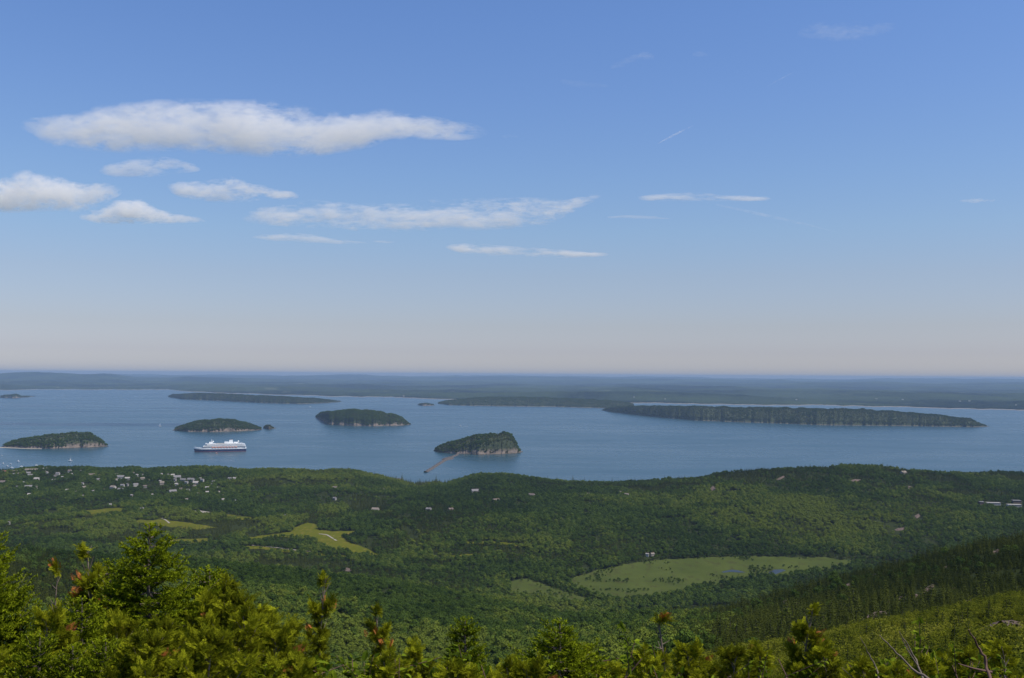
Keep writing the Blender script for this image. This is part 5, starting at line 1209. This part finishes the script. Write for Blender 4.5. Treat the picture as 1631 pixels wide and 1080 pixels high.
for x_, y_, d_, k_ in FILL:
    y_ = y_ + 34 * (rf.random() - 0.45)
    if (x_ * 7 + k_) % 5 == 0: fg('fir2' if k_ else 'fir1', x_, y_, d_, 'small green fir in the tangle of cedars at the lower left corner', rf.random() * 6.28, 1.1, 0.3 + 0.4 * rf.random(), g2)
    else: fg('cedar%d' % k_, x_, y_, d_, 'bushy yellow green cedar in the tangle at the lower left corner', rf.random() * 6.28, 0.9 + 0.3 * rf.random(), 0.15 + 0.6 * rf.random(), g2)

def stem(pts, Yd, r0, mat, label, side=()):
    P = at_depth([p[0] for p in pts], [p[1] for p in pts], Yd + 0.15 * np.sin(np.arange(len(pts)))); s = np.linspace(0, len(pts) - 1, 14); C = np.stack([np.interp(s, np.arange(len(pts)), P[:, c]) for c in range(3)], 1)
    C[1:-1] += np.random.default_rng(int(pts[0][0])).normal(size=(12, 3)) * 0.004; foot = C[-1].copy(); foot[2] = float(zg(foot[0], foot[1])) - 0.05; foot[0] += 0.1
    mb = MB().tube(np.vstack([C, foot]), np.append(np.linspace(0.3, 1.0, 14), 1.15) * r0, 6)
    for sp_ in side:
        Q = at_depth([p[0] for p in sp_], [p[1] for p in sp_], Yd + 0.1); mb.tube(Q, np.linspace(1.0, 0.3, len(sp_)) * r0 * 0.7, 5)
    tag(mb.build('bare_branch', mat, smooth=True), label, 'branch', 'bare stems at the lower right')
stem([(1543, 1003), (1556, 1025), (1568, 1050), (1583, 1095)], 6.0, 0.012, M_REDTWIG, 'forked dead branch with a pale broken tip and a red side shoot', [[(1580, 1071), (1552, 1065), (1526, 1057)]])
stem([(1432, 1006), (1446, 1028), (1458, 1050), (1472, 1090)], 6.4, 0.008, M_TWIG, 'straight bare stem rising left of the dead branch, tallest of its bunch', [[(1464, 1064), (1446, 1036), (1436, 1016)]])
stem([(1401, 1012), (1425, 1036), (1450, 1062), (1490, 1090)], 6.2, 0.009, M_TWIG, 'bare stem leaning far over to the left in the middle of the bunch')
stem([(1370, 1015), (1383, 1040), (1394, 1062), (1404, 1092)], 6.6, 0.007, M_TWIG, 'thin bare stem at the left of the bunch')
stem([(1596, 1030), (1599, 1045), (1600, 1062), (1603, 1092)], 7.5, 0.008, M_TWIG, 'short grey snag in the lower right corner', [[(1600, 1055), (1594, 1046), (1590, 1042)], [(1601, 1060), (1607, 1050)]])

# ----------------------------------------------------------------------------
# clouds: bodies of vapour whose outline is thinned by noise
# ----------------------------------------------------------------------------
def fcurve(t, val, pts):
    nd = t.n('ShaderNodeFloatCurve'); c = nd.mapping.curves[0]
    while len(c.points) < len(pts): c.points.new(0.5, 0.5)
    for p, (x, y) in zip(c.points, pts): p.location = (x, y); p.handle_type = 'AUTO_CLAMPED'
    nd.mapping.update(); t.put(nd.inputs['Value'], val); return nd.outputs[0]

def cloud(label, prof, dens=0.010, scale=260.0, stretch=2.4, rag=1.5, alt=1750.0, depth=1.0, bias=0.0, seed=0, cat='cloud', gain=3.0, thick=1.0, name='cloud', det=5.0):
    prof = np.array(prof, float); mid_ = prof[:, 1:].mean(1, keepdims=True); prof[:, 1:] = mid_ + (prof[:, 1:] - mid_) * 0.86; yb = prof[:, 1:].mean(); pm = prof[:, 0].mean()
    d = ray(pm, yb); Yc = alt * d[1] / d[2]
    A = at_depth(prof[:, 0], prof[:, 1], Yc); B = at_depth(prof[:, 0], prof[:, 2], Yc)
    cx = (A[0, 0] + A[-1, 0]) / 2; hx = abs(A[-1, 0] - A[0, 0]) / 2
    zt, zb = A[:, 2], B[:, 2]; z0, z1 = zb.min(), zt.max(); cz, hz = (z0 + z1) / 2, max(5.0, (z1 - z0) / 2)
    dy = hz * 1.6 * depth
    k = 48; u = np.linspace(-1, 1, k); xs = (prof[:, 0] - pm); xu = np.interp(u, np.linspace(-1, 1, 2), [A[0, 0] - cx, A[-1, 0] - cx])
    tp = np.interp(xu, A[:, 0] - cx, zt - cz); bt = np.interp(xu, A[:, 0] - cx, zb - cz)
    inf = 1.22
    a = np.arange(14) * 2 * math.pi / 14; mid = (tp + bt) / 2; hf = np.maximum((tp - bt) / 2, 0.02 * hz)
    e = np.sqrt(np.clip(1 - np.abs(u) ** 6, 0, 1)) * 0.9 + 0.1
    G = np.stack([np.repeat(xu[:, None], 15, 1), np.cos(np.append(a, 0))[None] * dy * inf * e[:, None], mid[:, None] + np.sin(np.append(a, 0))[None] * (hf * inf)[:, None]], -1)
    mb = MB()
    V = G[:, :14].reshape(-1, 3); i = np.arange(k - 1)[:, None] * 14; j = np.arange(14)[None]; j2 = (j + 1) % 14
    mb.add(V, np.stack([i + j, i + j2, i + 14 + j2, i + 14 + j], -1).reshape(-1, 4))
    mb.add(G[0, :14], [list(range(14))[::-1]]); mb.add(G[-1, :14], [list(range(14))])
    t = NT('cloud_vapour'); p = t.obj(); s = t.n('ShaderNodeSeparateXYZ'); t.put(s.inputs[0], p)
    un = t.math('ADD', t.math('MULTIPLY', s.outputs[0], 0.5 / hx), 0.5)
    st = np.linspace(0, 1, min(16, 2 * len(prof)))
    mN = fcurve(t, un, [(q, 0.5 + 0.5 * np.interp(q * 2 - 1, u, mid) / hz) for q in st]); hN = fcurve(t, un, [(q, np.interp(q * 2 - 1, u, hf) / hz) for q in st])
    zr = t.math('DIVIDE', t.math('SUBTRACT', t.math('DIVIDE', s.outputs[2], hz), t.math('MULTIPLY', t.math('SUBTRACT', mN, 0.5), 2.0)), t.math('MAXIMUM', hN, 0.03))
    # flat below, domed above
    yr = t.math('DIVIDE', s.outputs[1], dy)
    rr_ = t.math('SQRT', t.math('ADD', t.math('MULTIPLY', zr, zr), t.math('MULTIPLY', yr, yr)))
    ex = t.math('SUBTRACT', 1.0, t.math('POWER', t.math('ABSOLUTE', t.math('DIVIDE', s.outputs[0], hx)), 5.0))
    mp = lambda k_: t.mapping(p, (k_ / (scale * stretch), k_ / scale, k_ / scale), loc=(seed * 3.7, seed * 1.3, 0))
    nz = t.math('ADD', t.math('MULTIPLY', t.noise(mp(1.1), 1.0, 4, 0.6), 0.42), t.math('MULTIPLY', t.noise(mp(3.6), 1.0, det + 2, 0.70), 0.58))
    core = t.math('ADD', t.math('SUBTRACT', 0.60, rr_), t.math('MULTIPLY', t.math('SUBTRACT', nz, 0.5 - bias), rag * 7.5))
    core = t.math('MULTIPLY', t.math('MULTIPLY', core, gain, clamp=True), t.math('MULTIPLY', ex, 1.5, clamp=True))
    hullfade = t.math('MULTIPLY', t.math('SUBTRACT', 1.16, rr_), 4.0, clamp=True)
    den = t.math('MULTIPLY', t.math('MULTIPLY', core, hullfade), dens)
    v = t.n('ShaderNodeVolumePrincipled'); v.inputs['Color'].default_value = (1.0, 0.975, 0.93, 1); v.inputs['Anisotropy'].default_value = 0.05
    t.put(v.inputs['Density'], t.math('MULTIPLY', den, 0.85))
    t.t.links.new(v.outputs[0], t.out.inputs['Volume'])
    t.m.cycles.volume_step_rate = 0.35
    o = mb.build(name, t.m, loc=(cx, Yc, cz))
    return tag(o, label, cat)

cloud('longest white cloud, flat bottomed, with a ragged tail pointing right', [(36, 203, 207), (60, 192, 228), (110, 186, 238), (165, 180, 241), (180, 168, 243), (250, 161, 243), (330, 160, 246), (400, 162, 248), (450, 160, 252), (500, 172, 250), (550, 184, 238), (600, 181, 228), (640, 180, 216), (690, 193, 215), (735, 202, 215), (780, 209, 213)], dens=0.0058, scale=210, stretch=2.2, rag=1.2, seed=1, bias=0.03)
cloud('small streaky cloud just below the left half of the longest cloud', [(160, 270, 278), (190, 258, 283), (230, 250, 284), (265, 246, 281), (290, 253, 275), (318, 264, 270)], dens=0.006, scale=170, stretch=3, rag=1.5, seed=2)
cloud('puffy cloud at the left edge with a lumpy bright top', [(-40, 285, 338), (0, 288, 339), (25, 280, 339), (50, 270, 338), (75, 277, 337), (95, 279, 337), (120, 288, 338), (150, 296, 322), (188, 294, 300)], dens=0.0062, scale=150, stretch=1.8, rag=1.3, seed=3, bias=0.03)
cloud('low wedge shaped cloud with a pointed right end beside the puffy one', [(130, 345, 352), (160, 330, 357), (195, 316, 358), (225, 315, 358), (250, 330, 357), (280, 340, 356), (326, 347, 352)], dens=0.008, scale=190, stretch=2.4, rag=1.3, seed=4)
cloud('lens shaped white cloud in the middle of the left group', [(268, 296, 303), (285, 289, 315), (330, 288, 323), (365, 280, 325), (400, 290, 322), (440, 300, 318), (476, 308, 313)], dens=0.008, scale=190, stretch=2.4, rag=1.2, seed=5)
cloud('broad wispy cloud bank of torn streaks near the middle of the sky', [(385, 345, 352), (440, 325, 362), (500, 318, 364), (570, 325, 368), (640, 322, 370), (700, 314, 368), (770, 316, 367), (830, 314, 364), (880, 318, 358), (925, 316, 330), (960, 308, 316)], dens=0.0062, scale=230, stretch=3.4, rag=2.0, seed=6, bias=-0.03)
cloud('thin flat streak of cloud below the torn bank', [(400, 376, 381), (440, 370, 385), (490, 371, 387), (540, 380, 389), (590, 383, 389), (630, 384, 388)], dens=0.0065, scale=240, stretch=4, rag=1.4, seed=7)
cloud('lowest long flat cloud, alone above the middle of the horizon', [(708, 392, 395), (740, 386, 406), (790, 389, 410), (840, 393, 412), (890, 397, 412), (930, 400, 410), (972, 403, 407)], dens=0.0075, scale=300, stretch=4, rag=1.3, seed=8)
cloud('thin pale streak of cloud right of the middle of the sky', [(1015, 312, 318), (1060, 307, 322), (1110, 305, 322), (1160, 310, 322), (1230, 314, 319)], dens=0.0085, scale=240, bias=0.05, stretch=5, rag=1.4, seed=9)
cloud('faint short line of cloud under the pale streak', [(965, 344, 348), (1000, 342, 350), (1040, 344, 350), (1068, 347, 350)], dens=0.0055, scale=240, bias=0.05, stretch=5, rag=1.2, seed=10)
cloud('soft wisp of high cloud in the upper right corner', [(1270, 42, 54), (1305, 36, 60), (1345, 31, 66), (1390, 36, 60), (1425, 42, 50)], dens=0.0012, scale=150, stretch=2.5, rag=1.6, alt=2600, seed=11)
cloud('small bright dab of cloud low at the right', [(1528, 318, 322), (1550, 314, 324), (1575, 315, 323), (1592, 318, 321)], dens=0.0070, scale=150, stretch=3, rag=1.2, seed=12)
cloud('tiny tuft of cloud high right of the middle', [(1015, 86, 93), (1024, 82, 98), (1032, 82, 98), (1042, 88, 94)], dens=0.0022, scale=70, stretch=1.6, rag=1.4, alt=2600, seed=13)
cloud('faint wisp left of the tiny tuft of cloud', [(972, 100, 108), (990, 96, 106), (1010, 88, 98), (1022, 85, 92)], dens=0.0010, scale=90, stretch=2.5, rag=1.5, alt=2600, seed=14)
cloud('faint fleck of cloud right of the tiny tuft', [(1102, 84, 88), (1113, 81, 91), (1128, 85, 89)], dens=0.0012, scale=80, stretch=2, rag=1.4, alt=2600, seed=15)
cloud('faint thin streak below and left of the tiny tuft of cloud', [(890, 125, 131), (920, 130, 140), (950, 132, 141), (970, 136, 140)], dens=0.0008, scale=120, stretch=4, rag=1.5, alt=2600, seed=16)
cloud('tiny scrap of cloud just past the tail of the longest cloud', [(798, 214, 219), (810, 212, 221), (826, 216, 219)], dens=0.0016, scale=90, stretch=2.5, rag=1.4, seed=17)
def contrail(label, a, b, wpx, dens, alt, seed):
    d = ray((a[0] + b[0]) / 2, (a[1] + b[1]) / 2); Yc = alt * d[1] / d[2]
    P0, P1 = at_depth(a[0], a[1], Yc), at_depth(b[0], b[1], Yc); c = (P0 + P1) / 2; w = wpx / F * Yc
    P = np.linspace(P0, P1, 14) - c; s = np.linspace(0, 1, 14)
    P[:, 2] += np.sin(s * 3.14) * w * 0.4
    t = NT('contrail_vapour'); nz = t.noise(t.mapping(t.obj(), (1 / (w * 7), 1 / (w * 4), 1 / (w * 4)), loc=(seed, 0, 0)), 1.0, 3)
    v = t.n('ShaderNodeVolumePrincipled'); v.inputs['Color'].default_value = (1, 1, 1, 1)
    t.put(v.inputs['Density'], t.math('MULTIPLY', t.ramp(nz, [(0.38, 0.0), (0.65, 1.0)]), dens)); t.t.links.new(v.outputs[0], t.out.inputs['Volume'])
    tag(MB().tube(P, w * (0.15 + 0.85 * np.sin(np.clip(s, 0.03, 0.97) * 3.14)), 8).build('contrail', t.m, loc=c), label, 'contrail')
contrail('short slanting vapour trail alone in the right half of the sky', (1044, 231), (1104, 200), 1.8, 0.022, 2600, 1)
contrail('long faint vapour trail falling to the right under the pale streak', (1112, 320), (1335, 370), 3.0, 0.0045, 2100, 2)
contrail('faint short vapour trail high in the right half of the sky', (1218, 140), (1270, 112), 1.4, 0.009, 2600, 3)

# ----------------------------------------------------------------------------
# the air over the bay
# ----------------------------------------------------------------------------
t = NT('haze_air')
hv = t.n('ShaderNodeVolumePrincipled'); hv.inputs['Color'].default_value = (0.37, 0.51, 0.70, 1); hv.inputs['Density'].default_value = HAZE; hv.inputs['Anisotropy'].default_value = 0.0
t.t.links.new(hv.outputs[0], t.out.inputs['Volume'])
tag(MB().box((0, 0, 223), (160000, 160000, 478)).build('haze', t.m), 'blue summer haze lying over the bay and the far coast', kind='stuff')
